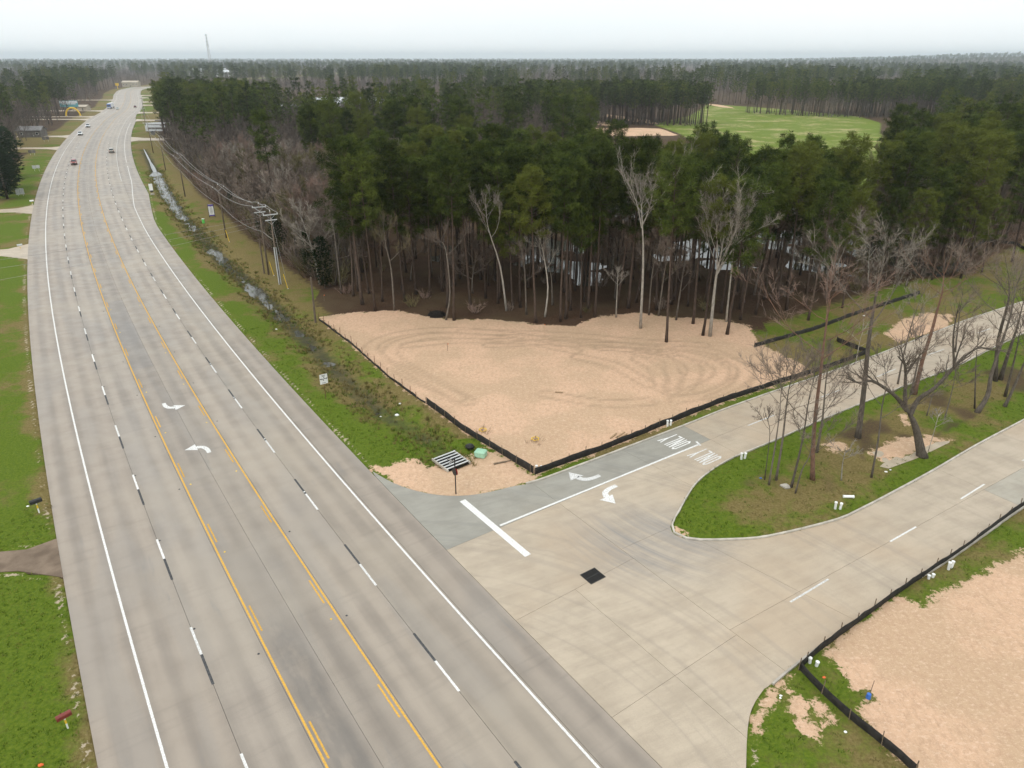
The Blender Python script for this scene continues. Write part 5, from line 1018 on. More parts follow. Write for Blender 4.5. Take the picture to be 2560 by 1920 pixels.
# the pine stand behind the sand lot and the woods to its right
X, Y = jitter_grid(-40, 175, 96, 262, 4.3, 1); S, N, ok = zones(X, Y); ok &= in_view(X, Y, 20)
back = np.interp(X, [-40, -20, 0, 20, 40, 60, 75, 100, 130, 175], [128, 150, 162, 160, 150, 142, 150, 200, 240, 262]) + 14 * (fbm(X, Y, 14, 51) - .5)
ok &= (Y < back); ok &= ~((X > 70) & (fbm(X, Y, 13, 52) > .58)); ok &= ~((Y > 125) & (X < 70) & (rng.random(X.size) < .25))
lb = X < -31 + (Y - 105) * .12
pp = np.where(lb, .05, np.where(X > 62, .62, .86)); addc(X[ok], Y[ok], 2, pp[ok])
# bare woods between the ditch and the pines, running up the highway
X, Y = jitter_grid(-320, 60, 108, 420, 5.2, 3); S, N, ok = zones(X, Y); ok &= in_view(X, Y, 10) & (X < np.interp(Y, [105, 150, 170, 240, 420], [-31, -25, 0, 30, 25]))
ok &= ~((Y < 175) & (X > -28)); dark = (N > 31) & (N < 75) & (Y > 300)
pn = fbm(X, Y, 26, 61); pp = np.where(dark, .85, np.where(pn > .66, .6, .05)); addc(X[ok], Y[ok], 4, pp[ok], (19, 27), (13, 19))
# beyond
X, Y = jitter_grid(-330, 420, 262, 560, 7.0, 5); S, N, ok = zones(X, Y); ok &= in_view(X, Y, 10) & ((N < 0) | (X > 25) | (Y > 420))
c1 = sdist(CLUMP1, X, Y) > -2; c2 = sdist(CLUMP2, X, Y) > -2; open_ = (X > 40) & (X < 330) & (Y < 640) & ~c1 & ~c2 & ~((X > Y * .56) & (fbm(X, Y, 30, 71) < .55)); ok &= ~open_
for q in CLEAR: ok &= sdist(q, X, Y) < 0
pn = fbm(X, Y, 38, 62); pp = np.where(c1 | c2, .80, np.where(pn > .52, .75, .10)); pp = np.where((X < 60) & (N > 0) & (Y > 250), np.where(pn > .60, .8, .03), pp); ok &= ~((X < 60) & (N > 0) & (fbm(X, Y, 22, 73) > .60)); addc(X[ok], Y[ok], 6, pp[ok], (17, 25), (8, 14))
X, Y = jitter_grid(12, 120, 436, 520, 4.2, 15); ok = (sdist(CLUMP1, X, Y) > 0); addc(X[ok], Y[ok], 16, np.where(X[ok] < 60, .55, .85), (19, 24), (12, 17))
X, Y = jitter_grid(165, 335, 478, 560, 5.0, 17); ok = (sdist(CLUMP2, X, Y) > 0); addc(X[ok], Y[ok], 18, np.where(X[ok] > 0, .6, .6), (18, 23), (13, 18))
X, Y = jitter_grid(-760, 820, 560, 1000, 10.5, 7); S, N, ok = zones(X, Y); ok &= in_view(X, Y, 10); ok &= ~((X > 20) & (X < 300) & (Y < 640))
for q in CLEAR: ok &= sdist(q, X, Y) < 0
pn = fbm(X, Y, 80, 63, 2) + np.where(X > 100, .04, -.06); pp = np.where(pn > .50, .85, .04); ok &= ~(fbm(X, Y, 70, 74) > .66); addc(X[ok], Y[ok], 8, pp[ok], (17, 28), (9, 15))
def tree_label(sp, x, y):
    kind = 'pine' if sp == 'p' else 'leafless tree'
    if x > -30 and y < 178 and x < 68:
        row = 'just behind the front row' if y < 116 else ('midway into' if y < 136 else 'towards the back of')
        col = 'ditch side' if x < 0 else ('middle' if x < 32 else 'right side')
        return ('%s %s of the dense stand, %s' % (kind, row, col) if 'front' not in row else '%s just behind the front row of the stand, %s' % (kind, col)).replace('of of', 'of').replace('into of', 'into'), kind + 's of the stand behind the sand lot'
    if x >= 40:
        return '%s in the loose right-hand woods, %s' % (kind, 'near the grass clearing' if y < 165 else ('in its middle depth' if y < 215 else 'at its far side')), kind + 's of the right-hand woods'
    n = sn1((x, y))[1]; where = 'near the old post' if y < 128 else ('behind the double poles' if y < 160 else ('behind the property sign' if y < 205 else ('past the second single pole' if y < 265 else 'by the far driveways')))
    return '%s in the ditch woods %s, %s' % (kind, where, 'along the open edge' if n < 42 else ('a little way in' if n < 62 else 'deep inside')), kind + 's of the woods beside the ditch'
near = np.array([(c[0], c[1]) for c in cand]); D2 = np.hypot(near[:, 0], near[:, 1])
taken_a = np.array([(t[0], t[1]) for t in taken])
order = np.argsort(D2); pcount = bcount = 0; far_pts = []
pl_px = [(-191.41,403.38)]
for k in order:
    x, y, sp, h, w = cand[k]
    if np.min(np.hypot(taken_a[:, 0] - x, taken_a[:, 1] - y)) < 1.8: continue
    if y < 175 and sp == 'p': w *= 1.0
    tilt = (rnd.gauss(0, .03), rnd.gauss(0, .03)); rz = rnd.uniform(0, 6.28)
    if sp == 'p' and pcount < 270 and in_view(x, y, 4):
        pcount += 1; z = GZat(x, y) if y < 300 else 0
        lab, grp = tree_label('p', x, y)
        put_tree('pine_tree', PINES[rnd.randrange(6)], (x, y, z), h, lab, grp, rz, tilt, w)
    elif sp == 'b' and bcount < 245 and in_view(x, y, 4):
        bcount += 1; z = GZat(x, y) if y < 300 else 0
        lab, grp = tree_label('b', x, y)
        put_tree('bare_tree', BARES[rnd.choice((0, 1, 2, 3, 5, 0, 1, 4))], (x, y, z), h, lab, grp, rz, tilt, w)
    else: far_pts.append((x, y, sp, h, w, rz))
for i, (p, h, wd, l) in enumerate((((81.44,125.30), 15.5, 1.25, 'rounded young pine with low yellow-green crown beside the far clearing'), ((87.90,129.53), 13, 1.1, 'second young pine right of the rounded one, by the winding fence'), ((75.73,124.28), 14, 1.0, 'young pine at the woods edge left of the rounded one'), ((69.06,120.34), 16, 1.0, 'young pine at the woods edge behind the tallest island hardwood'), ((61.44,115.27), 17, 1.0, 'young pine at the woods edge above the long fence'), ((98.08,136.68), 17, 1.2, 'young pine at the right picture edge past the clearing'), ((52.86,108.53), 18, .9, 'slender pine at the woods edge near the fence middle'), ((45.25,102.81), 20, .9, 'slender pine at the woods corner next to the sand lot end'), ((82.02,131.75), 18, 1.1, 'taller pine just behind the rounded young one'), ((94.74,126.86), 15, 1.2, 'low-crowned pine half cut by the right picture edge'))):
    put_tree('pine_tree', PINES[4 if i != 6 else 2], (p[0], p[1], GZat(*p)), h, l, 'young pines at the right woods edge', i * 1.7, (rnd.gauss(0, .03), rnd.gauss(0, .03)), wd)
# a few dark evergreens in the ditch woods and the big dark trees at the left edge
for i, (p, h, l) in enumerate((((-37.30,127.12), 8, 'dark narrow evergreen at the woods edge near the double poles'), ((-32.46,119.15), 9, 'dark ivy-clad evergreen at the corner of the woods'), ((-54.94,155.15), 6, 'low dark evergreen behind the double poles'), ((-74.59,191.63), 5, 'dark evergreen bush behind the property sign'), ((-46.88,141.31), 8, 'dark evergreen deeper in the ditch woods'))):
    put_tree('evergreen_tree', CEDARS[i % 2], (p[0], p[1], GZat(*p)), h, l, 'dark evergreens by the ditch', i, (0, 0), 1.1 if i else .9)
for i, (x, y, h, l) in enumerate(((-143, 205, 15, 'big dark evergreen cut by the left picture edge, lowest one'), (-154, 222, 17, 'big dark evergreen at left edge, behind the lowest one'), (-166, 243, 16, 'dark evergreen at the left edge beside the sandy drive'), (-149, 214, 13, 'bushy dark evergreen squeezed between the left edge trees'))):
    put_tree('evergreen_tree', CEDARS[i % 2], (x, y, 0), h, l, 'dark evergreens at the left edge', i, (0, 0), 1.9)

# ---------------------------------------------------------------- far forest: one mass
def low_tree(seed, sp):
    r = random.Random(seed); V = []; F = []
    if sp == 'p':
        T, c = pine(seed, 23, 3.4, .45 if seed % 2 else .55, 26, 4, 11, .7, .19, .25)
    else:
        T, c = bare_tree(seed, 17, .35, 7, .6, .18, None, .1, .8, .045, 3)
    me = bpy.data.meshes.new('far'); b = MB(); b.V = T.V + c.V; n = len(T.V); b.F = T.F + [tuple(i + n for i in f) for f in c.F]
    me = b.me('far_tree', [MT['bark_pine'], MT['needle']] if sp == 'p' else [MT['bark_grey'], MT['twig_far']]); mi = np.zeros(len(b.F), np.int32); mi[len(T.F):] = 1; me.polygons.foreach_set('material_index', mi)
    if sp == 'p': set_tone(me, [0.] * n + c.tone)
    return me
lib = bpy.data.collections.new('tree_library')
LIBN = []
for i in range(3): LIBN.append(('a_pine_%d' % i, low_tree(600 + i, 'p')))
for i in range(3): LIBN.append(('b_bare_%d' % i, low_tree(610 + i, 'b')))
for n_, m_ in LIBN: lib.objects.link(bpy.data.objects.new(n_, m_))
r8 = np.random.default_rng(88)
for step, y0, y1 in ((17, 1000, 1900), (30, 1900, 3600), (52, 3600, 6500), (90, 6500, 9500)):
    X, Y = jitter_grid(-y1 * .78, y1 * .78, y0, y1, step, int(step)); ok = in_view(X, Y, 20)
    S, N = sn(X, Y); ok &= (np.abs(N) > 30) | (Y > 1500)
    for q in CLEAR: ok &= sdist(q, X, Y) < 0
    X, Y = X[ok], Y[ok]; ok2 = fbm(X, Y, 160, 75) < .64; X, Y = X[ok2], Y[ok2]; pn = fbm(X, Y, 230, 64, 2) + np.where(X > -100, .0, -.05); sc_ = 1 + (step - 17) / 60
    for x, y, p_ in zip(X, Y, pn):
        sp = 'p' if r8.random() < (.92 if p_ > .50 else .12) else 'b'; far_pts.append((x, y, sp, r8.uniform(15, 27) if sp == 'p' else r8.uniform(9, 15), sc_ * r8.uniform(1.0, 1.5), r8.uniform(0, 6.28)))
def gn_scatter(name, pts, coll, label, kind='stuff'):
    """pts: x y z rot sx sz idx"""
    A = np.array(pts, float); me = bpy.data.meshes.new(name); me.vertices.add(len(A)); me.vertices.foreach_set('co', A[:, :3].ravel().astype(np.float32)); me.update()
    for nm, col, t in (('rot', 3, 'FLOAT'), ('sx', 4, 'FLOAT'), ('sz', 5, 'FLOAT')): a = me.attributes.new(nm, t, 'POINT'); a.data.foreach_set('value', A[:, col].astype(np.float32))
    a = me.attributes.new('idx', 'INT', 'POINT'); a.data.foreach_set('value', A[:, 6].astype(np.int32))
    o = add(name, me); tag(o, label, None, None, kind)
    ng = bpy.data.node_groups.new(name, 'GeometryNodeTree'); ng.interface.new_socket('Geometry', in_out='INPUT', socket_type='NodeSocketGeometry'); ng.interface.new_socket('Geometry', in_out='OUTPUT', socket_type='NodeSocketGeometry')
    gi = ng.nodes.new('NodeGroupInput'); go = ng.nodes.new('NodeGroupOutput'); ci = ng.nodes.new('GeometryNodeCollectionInfo'); ci.inputs['Collection'].default_value = coll; ci.inputs['Separate Children'].default_value = True; ci.inputs['Reset Children'].default_value = True
    ip = ng.nodes.new('GeometryNodeInstanceOnPoints'); ip.inputs['Pick Instance'].default_value = True
    def na(n, t='FLOAT'): q = ng.nodes.new('GeometryNodeInputNamedAttribute'); q.data_type = t; q.inputs[0].default_value = n; return q.outputs[0]
    cx = ng.nodes.new('ShaderNodeCombineXYZ'); cs = ng.nodes.new('ShaderNodeCombineXYZ'); er = ng.nodes.new('FunctionNodeEulerToRotation')
    l = ng.links.new; l(na('rot'), cx.inputs[2]); l(cx.outputs[0], er.inputs[0]); l(er.outputs[0], ip.inputs['Rotation']); sx = na('sx'); l(sx, cs.inputs[0]); l(sx, cs.inputs[1]); l(na('sz'), cs.inputs[2]); l(cs.outputs[0], ip.inputs['Scale'])
    l(gi.outputs[0], ip.inputs['Points']); l(ci.outputs[0], ip.inputs['Instance']); l(na('idx', 'INT'), ip.inputs['Instance Index']); l(ip.outputs[0], go.inputs[0])
    md = o.modifiers.new('scatter', 'NODES'); md.node_group = ng; return o
FP_ = np.array([(a[0], a[1]) for a in far_pts]); hz = 46 * smooth(2200, 4500, FP_[:, 1]) * smooth(.28, .75, FP_[:, 0] / FP_[:, 1])
gn_scatter('far_forest', [(x, y, z - .1, rz, h / (23 if sp == 'p' else 17) * w, h / (23 if sp == 'p' else 17), (int(x * 7 + y) % 3) + (0 if sp == 'p' else 3)) for (x, y, sp, h, w, rz), z in zip(far_pts, hz)], lib, 'distant mixed pine and bare forest reaching to the horizon')

# ---------------------------------------------------------------- undergrowth and grass
ulib = bpy.data.collections.new('brush_library')
for i, (m, h) in enumerate((('twig', 2.6), ('twig_red', 2.0), ('twig_olive', 2.4), ('brown_leaf', 1.3))): ulib.objects.link(bpy.data.objects.new('c_brush_%d' % i, shrub(700 + i, h).me('brush', MT[m])))
UG = []
X, Y = jitter_grid(-200, 130, 92, 330, 2.3, 21); S, N, ok = zones(X, Y); ok &= in_view(X, Y, 6); dfr = -sdist(FRONT, X, Y)
pr_ = np.where(X < -30, .95, np.where(X > 55, .55, .10)) * np.where(Y > 200, .35, 1); ok &= rng.random(X.size) < pr_
zz = gheight(X[ok], Y[ok])
for x, y, z in zip(X[ok], Y[ok], zz): s = rnd.uniform(.6, 1.5) * (2.0 if x < -30 else .9); UG.append((x, y, z, rnd.uniform(0, 6.28), s, s, rnd.randrange(4)))
X, Y = jitter_grid(-130, 0, 60, 275, .55, 23); S, N = sn(X, Y); m_ = (N > 15.5) & (N < 32); X, Y = X[m_], Y[m_]; dd_, ds_ = polydist(DITCH, X, Y)
m_ = (dd_ < 3.3) & (rng.random(X.size) < np.interp(dd_, [0, 1.2, 3.3], [.35, .75, .3]) * (.25 + 1.3 * (fbm(X, Y, 4, 33) > .45))) & in_view(X, Y, 2); X, Y = X[m_], Y[m_]; Zr = gheight(X, Y)
RD = [(x, y, z, rnd.uniform(0, 6.28), s_, s_ * rnd.uniform(.7, 1.3), rnd.randrange(3)) for x, y, z in zip(X, Y, Zr) for s_ in (rnd.uniform(.6, 1.3),)]
gn_scatter('undergrowth', UG, ulib, 'brown leafless undergrowth beneath the trees')
glib = bpy.data.collections.new('grass_library'); rlib = bpy.data.collections.new('reed_library')
def tuft(seed, m, n=9, h=.2):
    r = random.Random(seed); b = MB()
    for _ in range(n):
        a = r.uniform(0, 6.28); d = Vector((math.cos(a), math.sin(a), r.uniform(.7, 1.6))).normalized(); p = Vector((r.uniform(-.16, .16), r.uniform(-.16, .16), -.02)); s = d.cross(Vector((0, 0, 1))).normalized() * .022; e = p + d * h * r.uniform(.6, 1.2); k = len(b.V); b.V += [tuple(p - s), tuple(p + s), tuple(e)]; b.F.append((k, k + 1, k + 2))
    return b.me('tuft', m)
for i, m_ in enumerate(('grassblade', 'drygrass', 'drygrass')): rlib.objects.link(bpy.data.objects.new('e_reed_%d' % i, tuft(820 + i, MT[m_], 16, .5)))
gn_scatter('ditch_reeds', RD, rlib, 'rank grass and reeds growing in the roadside ditch')
for i in range(4): glib.objects.link(bpy.data.objects.new('d_tuft_%d' % i, tuft(800 + i, MT['grassblade' if i < 3 else 'drygrass'])))
ok = (ZN['sand'] < -.1) & (ZN['pav'] < -.15) & (ZN['forest'] < -1) & (GXf > -44) & (GXf < 90) & (GYf > 17) & (GYf < 100) & in_view(GXf, GYf, 3) & (wet < .6) & (litter < .5)
idx = np.nonzero(ok)[0]; gk = gr[idx]; keep = rng.random(len(idx)) < np.clip(.18 + .75 * gk, .15, .95) * np.clip(55 / np.maximum(np.hypot(GXf[idx], GYf[idx]), 55), .3, 1) ** 1.0; idx = idx[keep]
jx = rng.uniform(-.2, .2, len(idx)); jy = rng.uniform(-.2, .2, len(idx))
gn_scatter('grass', [(GXf[i] + a, GYf[i] + b_, GZ[i], c_, s_, s_ * t_, (3 if g_ < .35 + .3 * (c_ / 6.28 - .5) else int(c_ * 7) % 3)) for i, a, b_, c_, s_, t_, g_ in zip(idx, jx, jy, rng.uniform(0, 6.28, len(idx)), rng.uniform(.7, 1.4, len(idx)), rng.uniform(.5, 1.3, len(idx)), gr[idx])], glib, 'short turf on the road verges and the island')

# ---------------------------------------------------------------- vehicles
def wheel_parts(o, pos, r=.34, w=.24):
    for x, y in pos:
        t = MB(); ring = lambda rr, yy: [(x + rr * math.cos(a), yy, r + rr * math.sin(a)) for a in np.linspace(0, 6.283, 16, endpoint=False)]
        s = 1 if y > 0 else -1
        t.loft([ring(r * .6, y - w / 2), ring(r * .94, y - w / 2), ring(r, y - w * .3), ring(r, y + w * .3), ring(r * .94, y + w / 2), ring(r * .6, y + w / 2)]); wo_ = t.ob('wheel', MT['tyre'], o, True)
        MB().loft([ring(r * .6, y + s * w * .38), ring(r * .58, y + s * w * .53), ring(r * .15, y + s * w * .55)]).ob('rim', MT['rim'], wo_)
def car(p, label, paint, kind='sedan', away=False, lane=None):
    s, n = sn1(p); q = hp(s, lane if lane is not None else n); o = empty('vehicle', (q[0], q[1], .004), hang(s) + (0 if away else math.pi), label, {'sedan': 'car', 'suv': 'suv', 'pickup': 'pickup'}[kind], None)
    o.name = {'sedan': 'sedan_car', 'suv': 'suv_car', 'pickup': 'pickup_truck'}[kind]
    L, W, hb, ht = {'sedan': (4.8, 1.85, .92, 1.45), 'suv': (4.9, 1.98, 1.12, 1.82), 'pickup': (5.8, 2.02, 1.12, 1.90)}[kind]; g = .26 if kind == 'sedan' else .4; h2 = L / 2
    prof = [(-h2, g + .1), (-h2 + .05, hb - .08), (-h2 + .2, hb), (h2 - 1.3, hb), (h2 - .25, hb - .12), (h2, hb - .3), (h2, g + .08), (h2 - .2, g), (-h2 + .2, g)]
    MB().loft([[(x * k, y, z + (0 if abs(y) < W / 2 - .01 else (-.03 if z > hb - .15 else .02))) for x, z in prof] for y, k in ((-W / 2, .985), (-W / 2 + .09, 1), (W / 2 - .09, 1), (W / 2, .985))]).ob('body', paint, o)
    if kind == 'sedan': c0, c1, t0, t1 = -1.75, 1.05, -1.0, .25
    elif kind == 'suv': c0, c1, t0, t1 = -2.3, 1.15, -2.1, .45
    else: c0, c1, t0, t1 = -.75, 1.35, -.6, .65
    rings = [[(c0, -W / 2 + .06, hb), (c1, -W / 2 + .06, hb), (c1, W / 2 - .06, hb), (c0, W / 2 - .06, hb)], [(t0, -W / 2 + .24, ht - .05), (t1, -W / 2 + .24, ht - .05), (t1, W / 2 - .24, ht - .05), (t0, W / 2 - .24, ht - .05)]]
    MB().loft(rings + [[(t0 + .1, -W / 2 + .32, ht), (t1 - .12, -W / 2 + .32, ht), (t1 - .12, W / 2 - .32, ht), (t0 + .1, W / 2 - .32, ht)]]).ob('cabin', paint, o)
    def pane(name, corners, out):
        cs = [Vector(c) for c in corners]; m = sum(cs, Vector()) / 4; out = Vector(out) * .012; b = MB(); b.V = [tuple(m + (c - m) * .86 + out) for c in cs]; b.F = [(0, 1, 2, 3)]; b.ob(name, MT['glass'], o)
    B, T = rings; pane('windshield', (B[1], B[2], T[2], T[1]), (1, 0, .4)); pane('rear_window', (B[3], B[0], T[0], T[3]), (-1, 0, .4)); pane('side_window', (B[0], B[1], T[1], T[0]), (0, -1, .2)); pane('side_window', (B[2], B[3], T[3], T[2]), (0, 1, .2))
    if kind == 'pickup':
        MB().box((-1.85, 0, hb + .004), (1.95, W - .3, .01)).ob('bed', MT['dark'], o)
    if kind == 'suv':
        for y in (-.7, .7): MB().box((-.9, y, ht + .04), (2.2, .05, .05)).ob('roof_rail', MT['blackmetal'], o)
    for y in (-1, 1):
        MB().box((h2 - .01, y * (W / 2 - .3), hb - .33), (.06, .38, .18)).ob('headlight', MT['lamp'], o); MB().box((-h2 + .03, y * (W / 2 - .2), hb - .22), (.06, .26, .26)).ob('tail_light', MT['tail'], o); MB().box((c1 - .15, y * (W / 2 + .1), hb + .1), (.12, .2, .16)).ob('mirror', paint, o)
    MB().box((h2 - .02, 0, g + .22), (.08, W * .86, .26)).ob('front_bumper', MT['black'], o); MB().box((-h2 + .02, 0, g + .16), (.08, W * .9, .2)).ob('rear_bumper', MT['black'], o); MB().box((h2 - .0, 0, hb - .36), (.05, W * .42, .16)).ob('grille', MT['black'], o)
    wheel_parts(o, [(x, y * (W / 2 - .12)) for x in (-h2 + 1.0, h2 - .95) for y in (-1, 1)], .34 if kind == 'sedan' else .4); return o
WP = carpaint('white_car_paint', (.75, .78, .78)); RP = carpaint('red_car_paint', (.30, .05, .04)); TP = carpaint('tan_car_paint', (.52, .50, .44)); DP = carpaint('maroon_car_paint', (.12, .02, .025)); BP = carpaint('blue_truck_paint', (.06, .14, .42))
car((-163.99,276.39), 'dark red suv coming towards the viewer, nearest vehicle on the highway', RP, 'suv', False, -1.85); car((-224.14,386.15), 'white pickup coming on, the nearer of two white trucks', WP, 'pickup', False, -5.5); car((-244.71,432.20), 'white pickup coming on, the farther of two white trucks', carpaint('white_truck_paint', (.72, .75, .77)), 'pickup', False, -5.5)
car((-168.79,313.35), 'tan car driving away on the right-hand lanes', TP, 'suv', True, 10.7); car((-301.92,587.61), 'pale sedan in the distance near the blue lorry', carpaint('pale_green_paint', (.62, .70, .68)), 'sedan', False, -1.5); car((-302.31,609.28), 'small maroon car far off driving away', DP, 'sedan', True, 10.2)
p = (-315.00,592.30); s, n = sn1(p); q = hp(s, -7.6); o = empty('lorry', (q[0], q[1], .004), hang(s) + math.pi - .12, 'blue lorry with pale trailer pulling onto the highway far away', 'lorry')
MB().loft([[(-1.0, y, .6), (1.6, y, .6), (1.6, y, 1.5), (1.25, y, 3.1), (.8, y, 3.5), (-1.0, y, 3.5)] for y in (-1.2, 1.2)]).ob('cab', BP, o); b = MB(); b.V = [(1.585, -1.05, 1.75), (1.585, 1.05, 1.75), (1.29, .98, 3.0), (1.29, -.98, 3.0)]; b.F = [(0, 1, 2, 3)]; b.ob('windshield', MT['glass'], o, loc=(.03, 0, .01))
MB().box((1.62, 0, 1.05), (.08, 1.3, .7)).ob('grille', MT['galv'], o); MB().box((1.66, 0, .62), (.2, 2.4, .34)).ob('bumper', MT['galv'], o); MB().box((-7.4, 0, 2.45), (12.4, 2.5, 2.75)).ob('trailer', MT['roof_white'], o)
for y in (-1, 1): MB().box((1.64, y * .95, 1.1), (.08, .36, .25)).ob('headlight', MT['lamp'], o); MB().tube([(-.9, y * 1.1, .9), (-.9, y * 1.1, 3.9)], .07, 8).ob('exhaust', MT['galv'], o); MB().box((1.3, y * 1.42, 2.3), (.12, .22, .5)).ob('mirror', MT['black'], o)
wheel_parts(o, [(x, y * 1.05) for x in (.9, -2.2, -3.4, -11.6, -12.8) for y in (-1, 1)], .5, .34)

# ---------------------------------------------------------------- buildings and far structures
def house(p, w, d, h, rz, wall, roof, label, cat='house', rise=1.8, nw=3, name='house', z=0):
    o = empty(name, (p[0], p[1], z), rz, label, cat); MB().box((0, 0, h / 2 - .1), (w, d, h + .2)).ob('wall', MT[wall], o)
    e = .5; b = MB(); b.loft([[(x, -d / 2 - e, h), (x, 0, h + rise), (x, d / 2 + e, h), (x, d / 2 + e, h + .18), (x, 0, h + rise + .2), (x, -d / 2 - e, h + .18)] for x in (-w / 2 - e, w / 2 + e)]); b.ob('roof', MT[roof], o)
    for x in (-w / 2, w / 2): g = MB(); g.V = [(x, -d / 2, h), (x, d / 2, h), (x, 0, h + rise)]; g.F = [(0, 1, 2)]; g.ob('gable', MT[wall], o)
    for i in range(nw):
        x = -w / 2 + w * (i + .5) / nw
        if i == nw // 2: dr = MB().box((x, -d / 2 - .03, 1.05), (1.0, .06, 2.1)).ob('door', MT['wall_grey'], o); MB().box((.38, -.05, 1.0), (.06, .06, .12)).ob('handle', MT['galv'], dr, loc=(x, -d / 2, 0))
        else: wn_ = MB().box((x, -d / 2 - .02, h * .55), (1.3, .05, 1.2)).ob('window', MT['white'], o); MB().box((x, -d / 2 - .05, h * .55), (1.1, .03, 1.0)).ob('pane', MT['glass'], wn_)
    return o
house((-242.86,380.04), 11, 7, 3.0, R(8), 'wall_grey', 'roof_grey', 'small weathered grey house at the left woods edge'); 
for i, (p, c) in enumerate((((-246.31,380.04), 'white'), ((-241.24,379.04), 'galv'))):
    h = empty('parked_car', (p[0], p[1], 0), R(100 + 30 * i), 'pale parked car %s the weathered grey house' % ('left of' if i == 0 else 'in front of'), 'car', 'parked cars by the grey house'); MB().loft([[(x, y, z) for x, z in ((-2.2, .3), (-2.2, .9), (2.2, .85), (2.2, .3))] for y in (-.9, .9)]).ob('body', WP, h); MB().loft([[(-1.6, -.85, .9), (1.0, -.85, .9), (1.0, .85, .9), (-1.6, .85, .9)], [(-1.0, -.7, 1.45), (.3, -.7, 1.45), (.3, .7, 1.45), (-1.0, .7, 1.45)]]).ob('cabin', MT['glass'], h); wheel_parts(h, [(x, y) for x in (-1.4, 1.4) for y in (-.8, .8)])
p = (-316.22,544.44); o = empty('billboard', (p[0], p[1], 0), R(10), 'teal and white billboard above the left verge', 'billboard')
for x in (-4, 4): MB().tube([(x, 0, -.2), (x, 0, 8.4)], .2, 8).ob('post', MT['pole'], o)
MB().box((0, -.3, 6.3), (12, .3, 4.2)).ob('panel', MT['teal'], o); MB().box((0, -.47, 7.4), (11.6, .04, 1.5)).ob('upper_band', MT['roof_white'], o); MB().box((0, -.5, 6.2), (9, .04, .5)).ob('lettering', MT['white'], o)
p = (-297.50,514.10); o = empty('archway', (p[0], p[1], 0), R(10), 'yellow curved arch beside the far driveway under the billboard', 'arch'); MB().tube([(4.5 * math.cos(a), 0, 5.5 * math.sin(a)) for a in np.linspace(0, math.pi, 14)], .5, 8).ob('arch', MT['yellow'], o)
for x in (-4.5, 4.5): MB().box((x, 0, .2), (1.4, 1.4, .4)).ob('footing', MT['kerb'], o)
house((-324.71,573.98), 10, 8, 2.6, R(5), 'wall_tan', 'wall_tan', 'low tan shed beyond the yellow arch', 'shed', 1.2, 2, 'shed'); p = (-494.63,965.35); o = empty('yellow_sign', (p[0], p[1], 0), R(8), 'yellow sign board far up the highway', 'sign'); MB().tube([(0, 0, 0), (0, 0, 5)], .3, 6).ob('post', MT['yellow'], o); MB().box((0, 0, 5.6), (4, .4, 3)).ob('panel', MT['yellow'], o)
house((-515.73,1044.99), 20, 12, 5.5, R(8), 'wall_tan', 'wall_tan', 'pale building at the far bend of the highway', 'building', 2.0, 5, 'building')
for i, (p, w) in enumerate((((-197.95,422.16), 13), ((-189.26,403.38), 13))):
    o = empty('trailer', (p[0], p[1], 0), R(4), 'white flat-topped trailer behind the far power poles, %s' % ('farther one' if i == 0 else 'nearer one'), 'trailer', 'white trailers'); MB().box((0, 0, 1.9), (w, 2.8, 2.6)).ob('body', MT['roof_white'], o); MB().box((0, -1.42, 2.0), (w * .8, .04, .9)).ob('stripe', MT['wall_grey'], o); wheel_parts(o, [(x, y * 1.2) for x in (-4, 4) for y in (-1, 1)], .45, .3)
b = MB(); P_ = [(-188.17,390.32),(-216.02,453.70),(-228.24,483.67),(-224.15,483.67),(-207.76,448.14),(-211.09,448.14),(-200.19,422.16),(-183.77,386.15)]; b.prism(P_, -.1, .03); tag(b.ob('parking_lot', MT['base']), 'dark paved yard behind the power poles', None, None, 'structure')
house((-668, 1700), 80, 40, 11, R(10), 'wall_white', 'roof_white', 'large white-roofed store far away beneath the tower', 'building', 3, 6, 'store'); house((-600, 1620), 30, 18, 8, R(40), 'wall_white', 'roof_white', 'small white gabled building beside the far store', 'building', 4, 3, 'store')
for i, (p, w, l) in enumerate((((-135, 600), 22, 'long pale roof in the clearing, nearest of the clearing buildings'), ((-110, 648), 26, 'white-roofed building in the middle of the far clearing'), ((-165, 560), 16, 'small white house among trees in the clearing'), ((-150, 655), 40, 'long white warehouse at the back of the far clearing'), ((-60, 520), 12, 'white shed half hidden behind the mid-distance pines'))):
    house(p, w, 10, 3.4, R(5 * i), 'wall_white', 'roof_white', l, 'building', 1.8, 4, 'outbuilding')
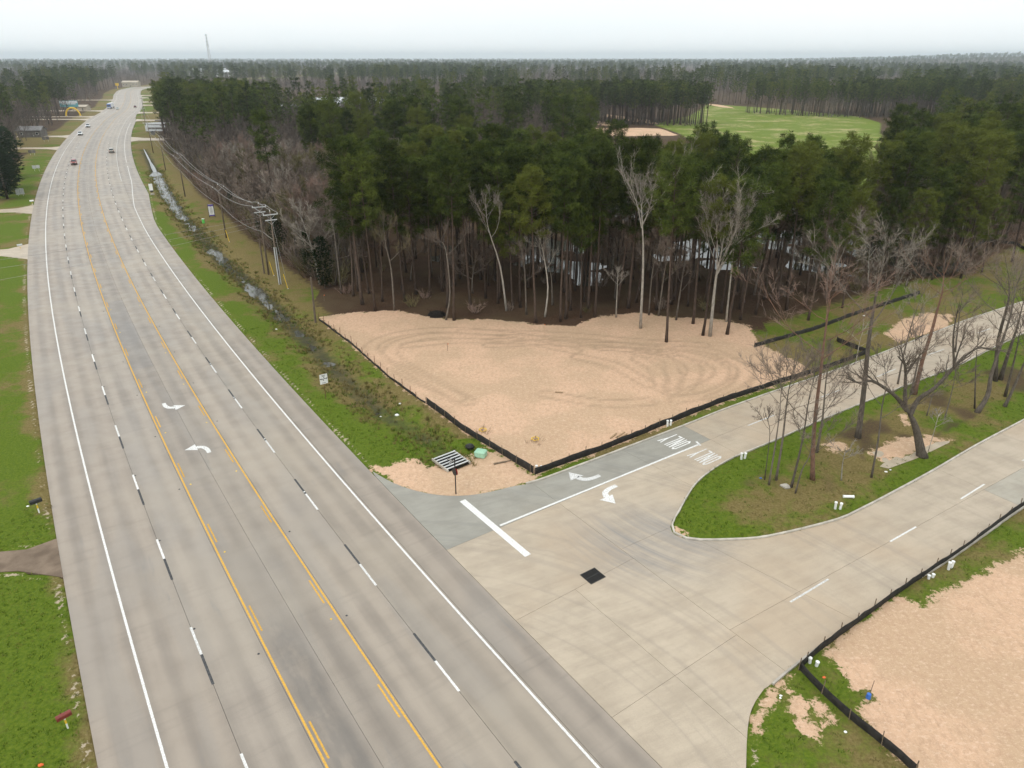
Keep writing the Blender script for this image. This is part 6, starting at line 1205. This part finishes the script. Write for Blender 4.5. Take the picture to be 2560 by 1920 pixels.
for i, (x, y) in enumerate(((560, 690), (600, 705), (640, 695), (670, 720), (705, 735), (625, 735), (735, 745), (580, 725))): house((x, y), 15, 11, 5.5, R(20 + 25 * i), ('wall_white', 'wall_tan')[i % 2], ('roof_grey', 'roof_white')[i % 3 == 1], ORD[i] + ' house from the left in the distant housing row', 'house', 3.6, 3)
ty = 2100.; tx = (529 - 1280) / 1777 * (ty * .908 + 15); o = empty('radio_tower', (tx, ty, 0), 0, 'tall pale lattice tower with antenna rings above the horizon', 'tower')
H_ = 92; leg = [(math.cos(a), math.sin(a)) for a in (0, 2.094, 4.189)]; rad = lambda z: 5.2 * (1 - z / H_) + .8
for cx_, cy_ in leg: MB().tube([(cx_ * rad(z), cy_ * rad(z), z) for z in np.linspace(0, H_, 9)], .42, 6).ob('leg', MT['galv'], o)
b = MB()
for k in range(18):
    z0, z1 = k * H_ / 18, (k + 1) * H_ / 18
    for i in range(3): a, c = leg[i], leg[(i + 1) % 3]; b.tube([(a[0] * rad(z0), a[1] * rad(z0), z0), (c[0] * rad(z1), c[1] * rad(z1), z1)], .2, 4); b.tube([(a[0] * rad(z1), a[1] * rad(z1), z1), (c[0] * rad(z1), c[1] * rad(z1), z1)], .2, 4)
b.ob('bracing', MT['galv'], o)
for z in (66, 74, 83, 90):
    b = MB(); b.tube([(2.9 * math.cos(a), 2.9 * math.sin(a), z) for a in np.linspace(0, 6.283, 13)], .25, 5, False)
    for a in np.linspace(0, 6.28, 9)[:-1]: b.box((3.1 * math.cos(a), 3.1 * math.sin(a), z), (.5, .5, 2.4))
    b.ob('antenna_ring', MT['galv'], o)

# ---------------------------------------------------------------- haze: the air itself
hz_ = MB().box((0, 6500, 47.5), (26000, 13700, 99)); m = bpy.data.materials.new('haze_air'); m.use_nodes = True; nt = m.node_tree; nt.nodes.clear()
pv = nt.nodes.new('ShaderNodeVolumePrincipled'); pv.inputs['Color'].default_value = (.84, .94, 1, 1); pv.inputs['Density'].default_value = HAZE; pv.inputs['Anisotropy'].default_value = .72
mo = nt.nodes.new('ShaderNodeOutputMaterial'); nt.links.new(pv.outputs[0], mo.inputs['Volume'])
tag(hz_.ob('haze', m), 'pale haze of a damp overcast day', None, None, 'stuff')
print('pines', pcount, 'bare', bcount, 'far', len(far_pts), 'ground', nx, ny, 'grass', len(idx))
